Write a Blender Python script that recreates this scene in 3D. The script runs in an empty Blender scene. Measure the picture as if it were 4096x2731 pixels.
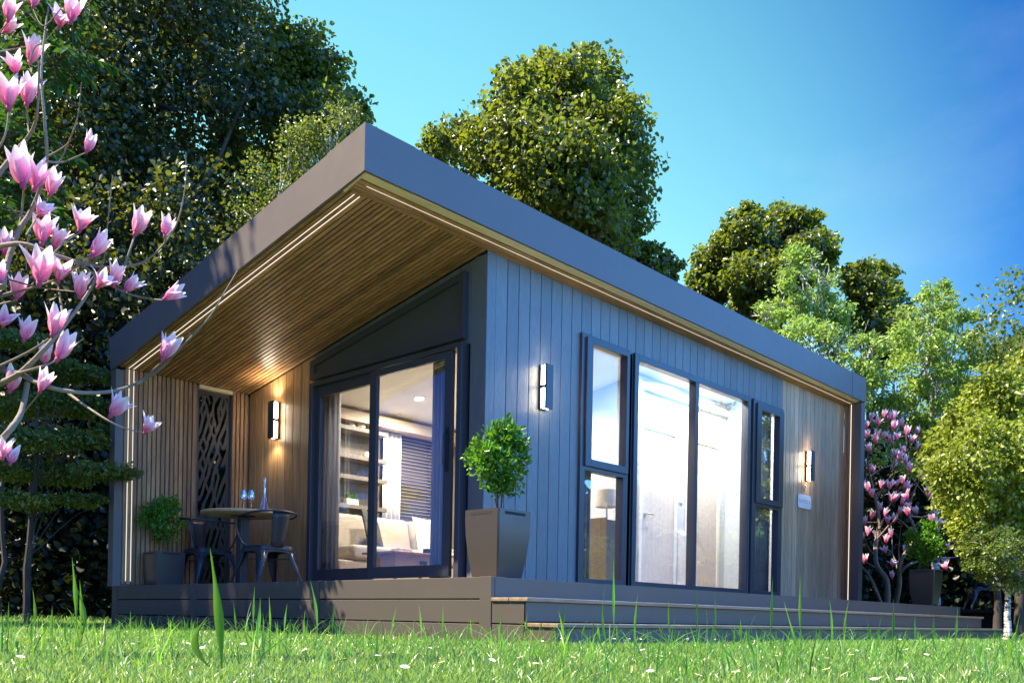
import bpy, math, random
import numpy as np
from mathutils import Vector, Matrix
S = bpy.context.scene
random.seed(7); RNG = np.random.default_rng(11)
R = math.radians

# ------------------------------------------------------------------ camera
CAM = Vector((-3.9106, -3.8077, 0.16))
YAW, ROLL = R(42.906), R(1.046)
FPX, PU, PV = 3660.8, 2048.0, 2469.9
cam_d = bpy.data.cameras.new('camera'); cam = bpy.data.objects.new('camera', cam_d)
S.collection.objects.link(cam); S.camera = cam
F = Vector((math.cos(YAW), math.sin(YAW), 0)); RT = Vector((math.sin(YAW), -math.cos(YAW), 0)); UP = Vector((0, 0, 1))
c_, s_ = math.cos(ROLL), math.sin(ROLL)
rx = RT * c_ + UP * s_; uy = UP * c_ - RT * s_
m = Matrix((rx, uy, -F)).transposed().to_4x4(); m.translation = CAM
cam.matrix_world = m
cam_d.sensor_width = 36; cam_d.lens = 32.175; cam_d.shift_y = 0.26963; cam_d.shift_x = 0
cam_d.clip_start = 0.05; cam_d.clip_end = 2000

# ------------------------------------------------------------------ world, sun, exposure
SUN_EL, SUN_AZ = R(54), R(145)            # azimuth measured ccw from +X
W = bpy.data.worlds.new('World'); S.world = W; W.use_nodes = True
nt = W.node_tree; nt.nodes.clear()
sky = nt.nodes.new('ShaderNodeTexSky'); sky.sky_type = 'NISHITA'; sky.sun_disc = False
sky.sun_elevation = SUN_EL; sky.sun_rotation = math.pi / 2 - SUN_AZ
sky.air_density = 1.0; sky.dust_density = 0.3; sky.ozone_density = 2.5; sky.altitude = 200
hs = nt.nodes.new('ShaderNodeHueSaturation'); hs.inputs['Saturation'].default_value = 1.3; hs.inputs['Hue'].default_value = 0.485
bg = nt.nodes.new('ShaderNodeBackground'); bg.inputs['Strength'].default_value = 0.103
wo = nt.nodes.new('ShaderNodeOutputWorld')
# the sky is paler towards one side and deeper blue away from it
tcw = nt.nodes.new('ShaderNodeTexCoord'); dt = nt.nodes.new('ShaderNodeVectorMath'); dt.operation = 'DOT_PRODUCT'
dt.inputs[1].default_value = (0.60, 0.75, 0.28); mrw = nt.nodes.new('ShaderNodeMapRange'); mrw.inputs[1].default_value = .76; mrw.inputs[2].default_value = 1.0; mrw.interpolation_type = 'SMOOTHSTEP'
tint = nt.nodes.new('ShaderNodeMix'); tint.data_type = 'RGBA'; tint.inputs[6].default_value = (.075, .335, .68, 1); tint.inputs[7].default_value = (2.4, 1.68, 1.02, 1)
mul = nt.nodes.new('ShaderNodeMix'); mul.data_type = 'RGBA'; mul.blend_type = 'MULTIPLY'; mul.inputs[0].default_value = 1
nt.links.new(tcw.outputs['Generated'], dt.inputs[0]); nt.links.new(dt.outputs['Value'], mrw.inputs[0]); nt.links.new(mrw.outputs[0], tint.inputs[0])
nt.links.new(sky.outputs[0], hs.inputs['Color']); nt.links.new(hs.outputs[0], mul.inputs[6]); nt.links.new(tint.outputs[2], mul.inputs[7])
# sky beyond the frame boosted, added blue fill for the shaded long side
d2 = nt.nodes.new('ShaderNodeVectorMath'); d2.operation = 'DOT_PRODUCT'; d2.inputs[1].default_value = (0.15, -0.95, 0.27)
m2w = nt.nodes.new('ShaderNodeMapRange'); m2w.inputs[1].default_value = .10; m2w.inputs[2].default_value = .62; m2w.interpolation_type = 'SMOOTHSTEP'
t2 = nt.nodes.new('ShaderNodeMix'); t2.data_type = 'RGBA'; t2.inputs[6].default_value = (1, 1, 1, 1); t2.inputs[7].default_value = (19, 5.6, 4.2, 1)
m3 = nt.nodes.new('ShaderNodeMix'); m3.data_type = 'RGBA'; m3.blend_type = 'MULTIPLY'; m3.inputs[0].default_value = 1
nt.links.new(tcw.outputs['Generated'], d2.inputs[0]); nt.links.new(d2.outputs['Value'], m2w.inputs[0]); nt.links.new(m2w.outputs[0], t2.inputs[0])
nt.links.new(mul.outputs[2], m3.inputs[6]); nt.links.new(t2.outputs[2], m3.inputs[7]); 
# sky dimmed low on the sunward side, standing in for unseen tall trees
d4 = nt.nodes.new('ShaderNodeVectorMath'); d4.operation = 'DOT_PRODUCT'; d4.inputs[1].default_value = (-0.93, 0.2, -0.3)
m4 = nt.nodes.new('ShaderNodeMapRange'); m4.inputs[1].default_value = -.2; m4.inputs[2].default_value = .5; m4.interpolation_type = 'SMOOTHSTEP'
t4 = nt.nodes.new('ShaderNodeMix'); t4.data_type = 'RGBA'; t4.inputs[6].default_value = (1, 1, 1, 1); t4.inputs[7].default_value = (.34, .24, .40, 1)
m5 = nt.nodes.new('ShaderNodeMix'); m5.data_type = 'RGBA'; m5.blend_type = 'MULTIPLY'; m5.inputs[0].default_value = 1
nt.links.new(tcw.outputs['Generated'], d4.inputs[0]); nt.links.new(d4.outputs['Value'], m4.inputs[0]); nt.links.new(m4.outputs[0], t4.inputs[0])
# faint wisps of high cloud
wn_ = nt.nodes.new('ShaderNodeTexNoise'); wn_.inputs['Scale'].default_value = 2.2; wn_.inputs['Detail'].default_value = 7; wn_.inputs['Roughness'].default_value = .62; wn_.inputs['Distortion'].default_value = .6
wm_ = nt.nodes.new('ShaderNodeMapping'); wm_.inputs['Scale'].default_value = (1, 1, 2.4); nt.links.new(tcw.outputs['Generated'], wm_.inputs[0]); nt.links.new(wm_.outputs[0], wn_.inputs['Vector'])
wr_ = nt.nodes.new('ShaderNodeMapRange'); wr_.inputs[1].default_value = .50; wr_.inputs[2].default_value = .80; wr_.inputs[4].default_value = .14; nt.links.new(wn_.outputs[0], wr_.inputs[0])
wx_ = nt.nodes.new('ShaderNodeMix'); wx_.data_type = 'RGBA'; wx_.inputs[7].default_value = (3.0, 3.6, 4.2, 1); nt.links.new(wr_.outputs[0], wx_.inputs[0]); nt.links.new(m3.outputs[2], wx_.inputs[6])
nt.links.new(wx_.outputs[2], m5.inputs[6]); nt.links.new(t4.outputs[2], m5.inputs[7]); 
# unseen sky overhead tinted violet to turn the light in the shade bluer
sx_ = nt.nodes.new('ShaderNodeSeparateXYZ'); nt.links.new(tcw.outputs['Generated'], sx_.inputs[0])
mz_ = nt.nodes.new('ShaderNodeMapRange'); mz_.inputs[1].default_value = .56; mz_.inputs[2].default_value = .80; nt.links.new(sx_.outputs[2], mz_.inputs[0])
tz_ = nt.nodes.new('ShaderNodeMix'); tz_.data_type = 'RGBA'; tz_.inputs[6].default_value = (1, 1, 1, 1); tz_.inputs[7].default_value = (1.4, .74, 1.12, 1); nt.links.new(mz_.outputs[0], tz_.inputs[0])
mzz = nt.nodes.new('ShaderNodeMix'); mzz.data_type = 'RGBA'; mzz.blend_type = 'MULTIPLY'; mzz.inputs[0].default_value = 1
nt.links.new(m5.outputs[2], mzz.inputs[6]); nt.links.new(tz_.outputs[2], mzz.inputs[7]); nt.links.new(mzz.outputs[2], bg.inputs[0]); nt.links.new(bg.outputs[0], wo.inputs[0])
sl = bpy.data.lights.new('sun', 'SUN'); sl.energy = 5.0; sl.angle = R(0.5); sl.color = (1.0, 0.88, 0.67)
sun = bpy.data.objects.new('sun', sl); S.collection.objects.link(sun)
sdir = Vector((math.cos(SUN_EL) * math.cos(SUN_AZ), math.cos(SUN_EL) * math.sin(SUN_AZ), math.sin(SUN_EL)))
sun.rotation_euler = sdir.to_track_quat('Z', 'Y').to_euler(); sun.location = (-10, 10, 20)
S.view_settings.view_transform = 'Standard'; S.view_settings.look = 'None'
S.view_settings.exposure = 1.55; S.view_settings.gamma = 1
S.cycles.use_denoising = True; S.cycles.max_bounces = 10; S.cycles.transparent_max_bounces = 16
S.cycles.sample_clamp_indirect = 6

# ------------------------------------------------------------------ helpers
def pt(u, v, d):                          # photograph pixel (4096 wide) and depth -> world point
    dx, dy = u - PU, -(v - PV)
    a = dx * c_ - dy * s_; b = dx * s_ + dy * c_
    return CAM + (F * FPX + RT * a + UP * b) / FPX * d
K = 4096 / 2352
def pd(x, y, d): return pt(x * K, y * K, d)      # same, 2352 px wide
def tag(o, label=None, cat=None, group=None, kind=None):
    if label: o['label'] = label
    if cat: o['category'] = cat
    if group: o['group'] = group
    if kind: o['kind'] = kind
    return o
def thing(name, loc=(0, 0, 0), rz=0, label=None, cat=None, group=None):
    o = bpy.data.objects.new(name, None); S.collection.objects.link(o); o.empty_display_size = .1
    o.location = loc; o.rotation_euler = (0, 0, rz)
    return tag(o, label, cat, group)
def copy_tree(o, parent=None):
    c = o.copy(); S.collection.objects.link(c)
    if parent: c.parent = parent
    for ch in o.children: copy_tree(ch, c)
    return c

class MB:
    def __init__(s): s.v = []; s.f = []; s.r = []; s.mi = []; s.m = 0
    def add(s, vs, fs, rnd=None):
        n = len(s.v); s.v += [tuple(p) for p in vs]
        s.f += [tuple(i + n for i in f) for f in fs]; s.mi += [s.m] * len(fs)
        s.r += [random.random() if rnd is None else rnd] * len(vs); return s
    def box(s, x0, x1, y0, y1, z0, z1, rnd=None):
        x0, x1 = min(x0, x1), max(x0, x1); y0, y1 = min(y0, y1), max(y0, y1); z0, z1 = min(z0, z1), max(z0, z1)
        return s.add([(x0, y0, z0), (x1, y0, z0), (x1, y1, z0), (x0, y1, z0), (x0, y0, z1), (x1, y0, z1), (x1, y1, z1), (x0, y1, z1)],
                     [(0, 3, 2, 1), (4, 5, 6, 7), (0, 1, 5, 4), (1, 2, 6, 5), (2, 3, 7, 6), (3, 0, 4, 7)], rnd)
    def prismx(s, x0, x1, yz, rnd=None):      # polygon in the Y-Z plane
        n = len(yz); vs = [(x0, y, z) for y, z in yz] + [(x1, y, z) for y, z in yz]
        fs = [tuple(range(n - 1, -1, -1)), tuple(range(n, 2 * n))] + [(i, (i + 1) % n, n + (i + 1) % n, n + i) for i in range(n)]
        a = sum(yz[i][0] * yz[(i + 1) % n][1] - yz[(i + 1) % n][0] * yz[i][1] for i in range(n))
        if a < 0: fs = [tuple(reversed(f)) for f in fs]
        return s.add(vs, fs, rnd)
    def tube(s, pts, rad, seg=8, cap=True, rnd=None):
        pts = [Vector(p) for p in pts]; n = len(pts)
        if not hasattr(rad, '__len__'): rad = [rad] * n
        vs = []; ref = None
        for i, p in enumerate(pts):
            t = (pts[min(i + 1, n - 1)] - pts[max(i - 1, 0)]).normalized()
            if ref is None: ref = t.orthogonal().normalized()
            ref = (ref - t * ref.dot(t)); ref = ref.normalized() if ref.length > 1e-6 else t.orthogonal().normalized()
            b = t.cross(ref)
            for k in range(seg):
                a = 2 * math.pi * k / seg; vs.append(p + (ref * math.cos(a) + b * math.sin(a)) * rad[i])
        fs = [(i * seg + k, i * seg + (k + 1) % seg, (i + 1) * seg + (k + 1) % seg, (i + 1) * seg + k) for i in range(n - 1) for k in range(seg)]
        if cap: fs += [tuple(range(seg - 1, -1, -1)), tuple((n - 1) * seg + k for k in range(seg))]
        return s.add(vs, fs, rnd)
    def lathe(s, prof, c=(0, 0, 0), seg=24, rnd=None):
        vs = [(c[0] + r * math.cos(2 * math.pi * k / seg), c[1] + r * math.sin(2 * math.pi * k / seg), c[2] + z) for r, z in prof for k in range(seg)]
        fs = [(i * seg + k, i * seg + (k + 1) % seg, (i + 1) * seg + (k + 1) % seg, (i + 1) * seg + k) for i in range(len(prof) - 1) for k in range(seg)]
        return s.add(vs, fs, rnd)
    def build(s, name, mats, parent=None, smooth=False, bev=0, bseg=2):
        me = bpy.data.meshes.new(name); me.from_pydata(s.v, [], s.f)
        for mm in (mats if isinstance(mats, (list, tuple)) else [mats]): me.materials.append(mm)
        if any(s.mi): me.polygons.foreach_set('material_index', s.mi)
        at = me.attributes.new('rnd', 'FLOAT', 'POINT'); at.data.foreach_set('value', s.r)
        if smooth:
            me.polygons.foreach_set('use_smooth', [True] * len(me.polygons))
            me.set_sharp_from_angle(angle=R(40))
        o = bpy.data.objects.new(name, me); S.collection.objects.link(o)
        if parent: o.parent = parent
        if bev:
            b = o.modifiers.new('bevel', 'BEVEL'); b.width = bev; b.segments = bseg; b.limit_method = 'ANGLE'; b.harden_normals = False
        return o

def np_mesh(name, V, Fq, rnd, mat, parent=None, smooth=False):
    me = bpy.data.meshes.new(name); nv, nf, k = len(V), len(Fq), Fq.shape[1]
    me.vertices.add(nv); me.vertices.foreach_set('co', V.astype(np.float32).ravel())
    me.loops.add(nf * k); me.loops.foreach_set('vertex_index', Fq.astype(np.int32).ravel())
    me.polygons.add(nf); me.polygons.foreach_set('loop_start', np.arange(0, nf * k, k, dtype=np.int32))
    me.polygons.foreach_set('loop_total', np.full(nf, k, dtype=np.int32))
    if smooth: me.polygons.foreach_set('use_smooth', np.ones(nf, bool))
    me.update(calc_edges=True)
    at = me.attributes.new('rnd', 'FLOAT', 'POINT'); at.data.foreach_set('value', rnd.astype(np.float32))
    me.materials.append(mat)
    o = bpy.data.objects.new(name, me); S.collection.objects.link(o)
    if parent: o.parent = parent
    return o
def nrm(a): return a / np.maximum(np.linalg.norm(a, axis=1, keepdims=True), 1e-9)
def leaf_geo(P, D, N, L, Wd, cup=.15):
    """two folded quads a leaf"""
    n = len(P); D = nrm(D); B = nrm(np.cross(D, N)); N = np.cross(B, D)
    L = np.broadcast_to(L, (n,))[:, None]; Wd = np.broadcast_to(Wd, (n,))[:, None]
    mid = P + D * L * .0
    pts = [P, P + D * L * .28 + B * Wd * .5 + N * Wd * cup, P + D * L * .68 + B * Wd * .38 + N * Wd * cup * .6, P + D * L - N * L * .12,
           P + D * L * .68 - B * Wd * .38 + N * Wd * cup * .6, P + D * L * .28 - B * Wd * .5 + N * Wd * cup]
    V = np.stack(pts, 1).reshape(-1, 3)
    b = np.arange(n)[:, None] * 6
    Fq = np.concatenate([b + np.array([[0, 1, 2, 3]]), b + np.array([[0, 3, 4, 5]])], 0)
    return V, Fq
def leaves(name, P, D, N, L, Wd, mat, parent=None, cup=.15, rnd=None):
    V, Fq = leaf_geo(P, D, N, L, Wd, cup)
    r = RNG.random(len(P)) if rnd is None else rnd
    return np_mesh(name, V, Fq, np.repeat(r, 6), mat, parent)
def rdir(n): return nrm(RNG.normal(size=(n, 3)))

# ------------------------------------------------------------------ materials
def new_mat(name):
    m = bpy.data.materials.new(name); m.use_nodes = True; m.node_tree.nodes.clear(); return m, m.node_tree
def nd(t, k, **kw):
    n = t.nodes.new(k)
    for a, b in kw.items():
        if a in n.inputs: n.inputs[a].default_value = b
        else: setattr(n, a, b)
    return n
def lk(t, a, b): t.links.new(a, b)
def ramp(t, fac, stops):
    r = t.nodes.new('ShaderNodeValToRGB'); lk(t, fac, r.inputs[0]); e = r.color_ramp.elements
    while len(e) < len(stops): e.new(.5)
    for i, (p, c) in enumerate(stops): e[i].position = p; e[i].color = (*c, 1)
    return r.outputs[0]
def coords(t, scale=(1, 1, 1)):
    tc = nd(t, 'ShaderNodeTexCoord'); mp = nd(t, 'ShaderNodeMapping'); mp.inputs['Scale'].default_value = scale
    lk(t, tc.outputs['Object'], mp.inputs[0]); return mp.outputs[0]
def attr(t, n='rnd'):
    a = nd(t, 'ShaderNodeAttribute'); a.attribute_name = n; return a.outputs['Fac']
def mixc(t, a, b, f, mode='MIX'):
    x = t.nodes.new('ShaderNodeMix'); x.data_type = 'RGBA'; x.blend_type = mode
    for s, i in ((f, 0), (a, 6), (b, 7)):
        if hasattr(s, 'node'): lk(t, s, x.inputs[i])
        else: x.inputs[i].default_value = (*s, 1) if isinstance(s, tuple) else s
    return x.outputs[2]
def out(t, sh): o = nd(t, 'ShaderNodeOutputMaterial'); lk(t, sh, o.inputs[0])
def noise(t, vec, scale, detail=3, rough=.5):
    n = nd(t, 'ShaderNodeTexNoise'); n.inputs['Scale'].default_value = scale; n.inputs['Detail'].default_value = detail; n.inputs['Roughness'].default_value = rough
    lk(t, vec, n.inputs['Vector']); return n.outputs[0]
def bump(t, h, strength, dist=.01):
    b = nd(t, 'ShaderNodeBump'); b.inputs['Strength'].default_value = strength; b.inputs['Distance'].default_value = dist; lk(t, h, b.inputs['Height']); return b.outputs[0]
def plain(name, col, rough=.5, metal=0, spec=.5, var=.06, bs=0, bscale=400, coat=0):
    m, t = new_mat(name); p = nd(t, 'ShaderNodeBsdfPrincipled')
    v = coords(t); n = noise(t, v, 3.0)
    lo = tuple(c * (1 - var) for c in col); hi = tuple(min(1, c * (1 + var)) for c in col)
    lk(t, ramp(t, n, [(.3, lo), (.7, hi)]), p.inputs['Base Color'])
    p.inputs['Metallic'].default_value = metal; p.inputs['Specular IOR Level'].default_value = spec; p.inputs['Coat Weight'].default_value = coat
    rr = nd(t, 'ShaderNodeMapRange'); rr.inputs[3].default_value = max(.02, rough - .06); rr.inputs[4].default_value = rough + .06
    lk(t, noise(t, v, 11), rr.inputs[0]); lk(t, rr.outputs[0], p.inputs['Roughness'])
    if bs: lk(t, bump(t, noise(t, v, bscale), bs, .002), p.inputs['Normal'])
    out(t, p.outputs[0]); return m
def wood(name, cols, stretch, rough=.36, varr=.35, bs=.3, spec=.4):
    """grain runs along the axis whose stretch value is small"""
    m, t = new_mat(name); p = nd(t, 'ShaderNodeBsdfPrincipled')
    tc = nd(t, 'ShaderNodeTexCoord'); a = attr(t)
    off = nd(t, 'ShaderNodeVectorMath', operation='SCALE'); off.inputs[0].default_value = (7.3, 5.1, 9.7); lk(t, a, off.inputs['Scale'])
    ad = nd(t, 'ShaderNodeVectorMath', operation='ADD'); lk(t, tc.outputs['Object'], ad.inputs[0]); lk(t, off.outputs[0], ad.inputs[1])
    mp = nd(t, 'ShaderNodeMapping'); mp.inputs['Scale'].default_value = stretch; lk(t, ad.outputs[0], mp.inputs[0])
    g1 = noise(t, mp.outputs[0], 4.0, 6, .6); g2 = noise(t, mp.outputs[0], 22, 4, .65)
    g = nd(t, 'ShaderNodeMath', operation='MULTIPLY_ADD'); lk(t, g1, g.inputs[0]); g.inputs[1].default_value = .6
    g3 = nd(t, 'ShaderNodeMath', operation='MULTIPLY'); lk(t, g2, g3.inputs[0]); g3.inputs[1].default_value = .4; lk(t, g3.outputs[0], g.inputs[2])
    c = ramp(t, g.outputs[0], [(.3, cols[0]), (.5, cols[1]), (.72, cols[2])])
    mr = nd(t, 'ShaderNodeMapRange'); mr.inputs[3].default_value = 1 - varr; mr.inputs[4].default_value = 1 + varr * .6; lk(t, a, mr.inputs[0])
    cm = nd(t, 'ShaderNodeVectorMath', operation='SCALE'); lk(t, c, cm.inputs[0]); lk(t, mr.outputs[0], cm.inputs['Scale'])
    lk(t, cm.outputs[0], p.inputs['Base Color']); p.inputs['Roughness'].default_value = rough; p.inputs['Specular IOR Level'].default_value = spec
    lk(t, bump(t, g2, bs, .004), p.inputs['Normal']); out(t, p.outputs[0]); return m
def clad(name, col, var=.12):
    """painted cladding with embossed wood grain"""
    m, t = new_mat(name); p = nd(t, 'ShaderNodeBsdfPrincipled'); v = coords(t, (1, 1, .28)); a = attr(t)
    n1 = noise(t, v, 28, 5, .7); n2 = noise(t, v, 90, 3, .6)
    mr = nd(t, 'ShaderNodeMapRange'); mr.inputs[3].default_value = 1 - var; mr.inputs[4].default_value = 1 + var; lk(t, a, mr.inputs[0])
    c = ramp(t, n1, [(.3, tuple(x * .85 for x in col)), (.7, tuple(x * 1.12 for x in col))])
    cm = nd(t, 'ShaderNodeVectorMath', operation='SCALE'); lk(t, c, cm.inputs[0]); lk(t, mr.outputs[0], cm.inputs['Scale'])
    lk(t, cm.outputs[0], p.inputs['Base Color']); p.inputs['Roughness'].default_value = .4; p.inputs['Specular IOR Level'].default_value = .6
    s = nd(t, 'ShaderNodeMath', operation='ADD'); lk(t, n1, s.inputs[0]); lk(t, n2, s.inputs[1])
    lk(t, bump(t, s.outputs[0], .55, .006), p.inputs['Normal']); out(t, p.outputs[0]); return m
def leafm(name, lo, hi, tr, trans=.4, rough=.42, spec=.45, dry=None):
    m, t = new_mat(name); a = attr(t)
    c = ramp(t, a, [(0, lo), (.75, hi), (.93, tuple(min(1, x * 1.25) for x in hi)), (1, dry or tuple(min(1, x * 1.25) for x in hi))])
    p = nd(t, 'ShaderNodeBsdfPrincipled'); lk(t, c, p.inputs['Base Color']); p.inputs['Roughness'].default_value = rough; p.inputs['Specular IOR Level'].default_value = spec
    tl = nd(t, 'ShaderNodeBsdfTranslucent'); tc = mixc(t, tuple(x * .6 for x in tr), tr, a); lk(t, tc, tl.inputs[0])
    mx = nd(t, 'ShaderNodeMixShader'); mx.inputs[0].default_value = trans; lk(t, p.outputs[0], mx.inputs[1]); lk(t, tl.outputs[0], mx.inputs[2])
    out(t, mx.outputs[0]); return m
def emis(name, col, st):
    m, t = new_mat(name); e = nd(t, 'ShaderNodeEmission'); e.inputs[0].default_value = (*col, 1); e.inputs[1].default_value = st; out(t, e.outputs[0]); return m
def glassm(name, base=.1, tint=(.96, .98, 1)):
    m, t = new_mat(name); fr = nd(t, 'ShaderNodeLayerWeight'); fr.inputs['Blend'].default_value = .5; pw = nd(t, 'ShaderNodeMath', operation='POWER'); lk(t, fr.outputs['Facing'], pw.inputs[0]); pw.inputs[1].default_value = 3.2
    ad = nd(t, 'ShaderNodeMath', operation='ADD'); lk(t, pw.outputs[0], ad.inputs[0]); ad.inputs[1].default_value = base; ad.use_clamp = True
    tr = nd(t, 'ShaderNodeBsdfTransparent'); tr.inputs[0].default_value = (*tint, 1)
    gl = nd(t, 'ShaderNodeBsdfGlossy'); gl.inputs['Roughness'].default_value = 0; gl.inputs[0].default_value = (1, 1, 1, 1)
    mx = nd(t, 'ShaderNodeMixShader'); lk(t, ad.outputs[0], mx.inputs[0]); lk(t, tr.outputs[0], mx.inputs[1]); lk(t, gl.outputs[0], mx.inputs[2])
    out(t, mx.outputs[0]); return m

M_FAS = plain('fascia_paint', (.130, .110, .102), .42, spec=.5, var=.03, bs=.15, bscale=900)
M_DECKP = plain('deck_paint', (.085, .070, .060), .42, spec=.5, var=.03, bs=.15, bscale=900)
M_CLAD = clad('cladding_paint', (.138, .152, .160))
M_FRAME = plain('frame_powdercoat', (.05, .052, .06), .32, spec=.5, var=.03)
M_DARK = plain('recess_dark', (.012, .011, .011), .8)
WC = [(.16, .078, .034), (.40, .215, .095), (.58, .36, .18)]
M_SLATY = wood('slat_wood_along_y', WC, (9, .7, 9))
M_SLATX = wood('slat_wood_along_x', WC, (.7, 9, 9))
M_SLATZ = wood('slat_wood_upright', WC, (9, 9, .7))
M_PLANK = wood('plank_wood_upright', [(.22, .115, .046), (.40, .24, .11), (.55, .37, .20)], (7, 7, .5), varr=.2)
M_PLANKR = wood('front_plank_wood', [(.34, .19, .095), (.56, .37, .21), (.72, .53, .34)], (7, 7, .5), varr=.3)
M_TRIM = wood('pale_trim_wood', [(.62, .48, .27), (.74, .60, .36), (.82, .69, .45)], (.8, 7, 7), varr=.05, bs=.1)
M_TREAD = wood('tread_wood', [(.12, .085, .05), (.26, .19, .12), (.40, .31, .2)], (.6, 8, 8), varr=.2)
M_DECKF = wood('deck_board_wood', [(.12, .085, .05), (.24, .18, .12), (.36, .28, .2)], (8, .6, 8))
M_LED = emis('led_light', (1, .93, .8), .45)
M_LAMP = emis('wall_light_glow', (1, .86, .66), 9)
M_GLASS = glassm('window_glass', .075)
M_GLASSD = glassm('door_glass', .09)
M_CLEAR = glassm('clear_glass', .24)
M_METAL = plain('satin_metal', (.6, .6, .6), .3, metal=1)

# ------------------------------------------------------------------ ground
gm, t = new_mat('ground_soil_grass'); p = nd(t, 'ShaderNodeBsdfPrincipled'); v = coords(t)
n1 = noise(t, v, 1.2, 4); n2 = noise(t, v, 60, 5, .7)
c1 = ramp(t, n1, [(.3, (.045, .09, .018)), (.7, (.075, .13, .028))]); c2 = ramp(t, n2, [(.3, (.5, .5, .5)), (.7, (1.3, 1.3, 1.2))])
lk(t, mixc(t, c1, c2, 1.0, 'MULTIPLY'), p.inputs['Base Color']); p.inputs['Roughness'].default_value = .9
lk(t, bump(t, n2, .6, .03), p.inputs['Normal']); out(t, p.outputs[0])
g = MB(); g.add([(-300, -300, 0), (300, -300, 0), (300, 300, 0), (-300, 300, 0)], [(0, 1, 2, 3)]); tag(g.build('ground', gm), kind='structure')

# ------------------------------------------------------------------ house dimensions
XF, YF, YW, XP, YL, YO, XE, XI = -.01, 1.286, 1.527, 1.46, 5.17, 5.29, 8.70, 8.565
DK = .405; SL = .1752
def zs(y): return 3.235 - SL * (y - YF)      # soffit line
def zt(y): return 3.562 - SL * (y - YF)

house = thing('garden_house', (0, 0, 0), 0, 'dark grey garden house with sloping flat roof, timber lined porch and tall windows', 'house')
# roof
r = MB(); r.prismx(.03, 8.66, [(1.32, zt(1.32) - .02), (5.24, zt(5.24) - .02), (5.2, zs(5.2) + .03), (1.32, zs(1.32) + .03)])
roof = r.build('roof', M_FAS, house)
f = MB()
f.box(XF, XE, YF, YF + .022, 3.235, 3.562)
f.box(XF - .003, .444, YF - .003, YF - .0005, 3.231, 3.565); f.box(8.244, XE + .003, YF - .003, YF - .0005, 3.231, 3.565)
ymit = lambda y, z: (y, z)
f.prismx(XF, XF + .022, [(YF + .0221, zt(YF + .022)), (5.35, 2.847), (5.293, 2.533), (YF + .0221, zs(YF + .022))])
f.prismx(XF - .003, XF - .0005, [(YF, zt(YF) + .003), (1.724, zt(1.724) + .003), (1.724, zs(1.724) - .004), (YF, zs(YF) - .004)])
f.prismx(XF - .003, XF - .0005, [(4.901, zt(4.901) + .003), (5.352, 2.849), (5.293, 2.529), (4.901, zs(4.901) - .004)])
f.prismx(XE - .022, XE, [(YF + .0221, zt(YF + .022)), (5.35, 2.847), (5.293, 2.533), (YF + .0221, zs(YF + .022))])
f.box(XF + .0221, XE - .0221, 5.33, 5.352, 2.50, 2.846)
f.prismx(XF + .0221, XE - .0221, [(YF + .0221, zt(YF) - .012), (5.33, zt(5.33) - .012), (5.33, zt(5.33) - .002), (YF + .0221, zt(YF) - .002)])
f.build('fascia', M_FAS, roof)
# soffit
b = MB(); b.prismx(.013, XP + .05, [(YF + .024, zs(YF) + .012), (YL + .02, zs(YL + .02) + .016), (YL + .02, zs(YL + .02) + .028), (YF + .024, zs(YF) + .026)])
b.prismx(XP + .052, XI + .1, [(YF + .024, zs(YF) + .012), (YW + .03, zs(YW) + .012), (YW + .03, zs(YW) + .026), (YF + .024, zs(YF) + .026)])
b.build('soffit_backing', M_DARK, roof)
def slope_slat(mb, x0, x1, y0, y1, dz=0., th=.02, rnd=None):
    mb.prismx(x0, x1, [(y0, zs(y0) + dz), (y0, zs(y0) + dz + th), (y1, zs(y1) + dz + th), (y1, zs(y1) + dz)], rnd)
b = MB(); x = .022
LX = []
while x < XP - .03:
    y1c = YL
    slope_slat(b, x, x + .036, 1.536, y1c, -.002 + random.uniform(-.0006, .0006)); LX.append(x + .036); x += .0478
b.build('soffit_slats', M_SLATY, roof, bev=.002, bseg=1)
b = MB()
for y in (1.390, 1.432, 1.466, 1.500): slope_slat(b, .03, XI - .004, y, y + (.032 if y > 1.4 else .034), -.003)
b.build('border_slats', M_SLATX, roof, bev=.002, bseg=1)
b = MB(); b.prismx(.03, XI - .01, [(1.309, 3.229), (1.309, 3.24), (1.372, 3.226), (1.372, 3.215)]); b.prismx(.013, .0295, [(1.309, 3.232), (1.309, 3.24), (1.56, zs(1.56)), (1.56, zs(1.56) - .01)])
b.build('pale_trim', M_TRIM, roof)
for n, (x0, x1) in enumerate(((LX[1] + .004, LX[1] + .0075), (LX[2] + .004, LX[2] + .0075))):
    b = MB(); slope_slat(b, x0, x1, 1.56, YL - .002, 0, .01); b.build('led_strip', M_LED, roof)
b = MB(); b.box(.12, XI - .04, 1.4268, 1.4298, zs(1.428) - .001, zs(1.428) + .01); b.build('led_strip', M_LED, roof)

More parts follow.
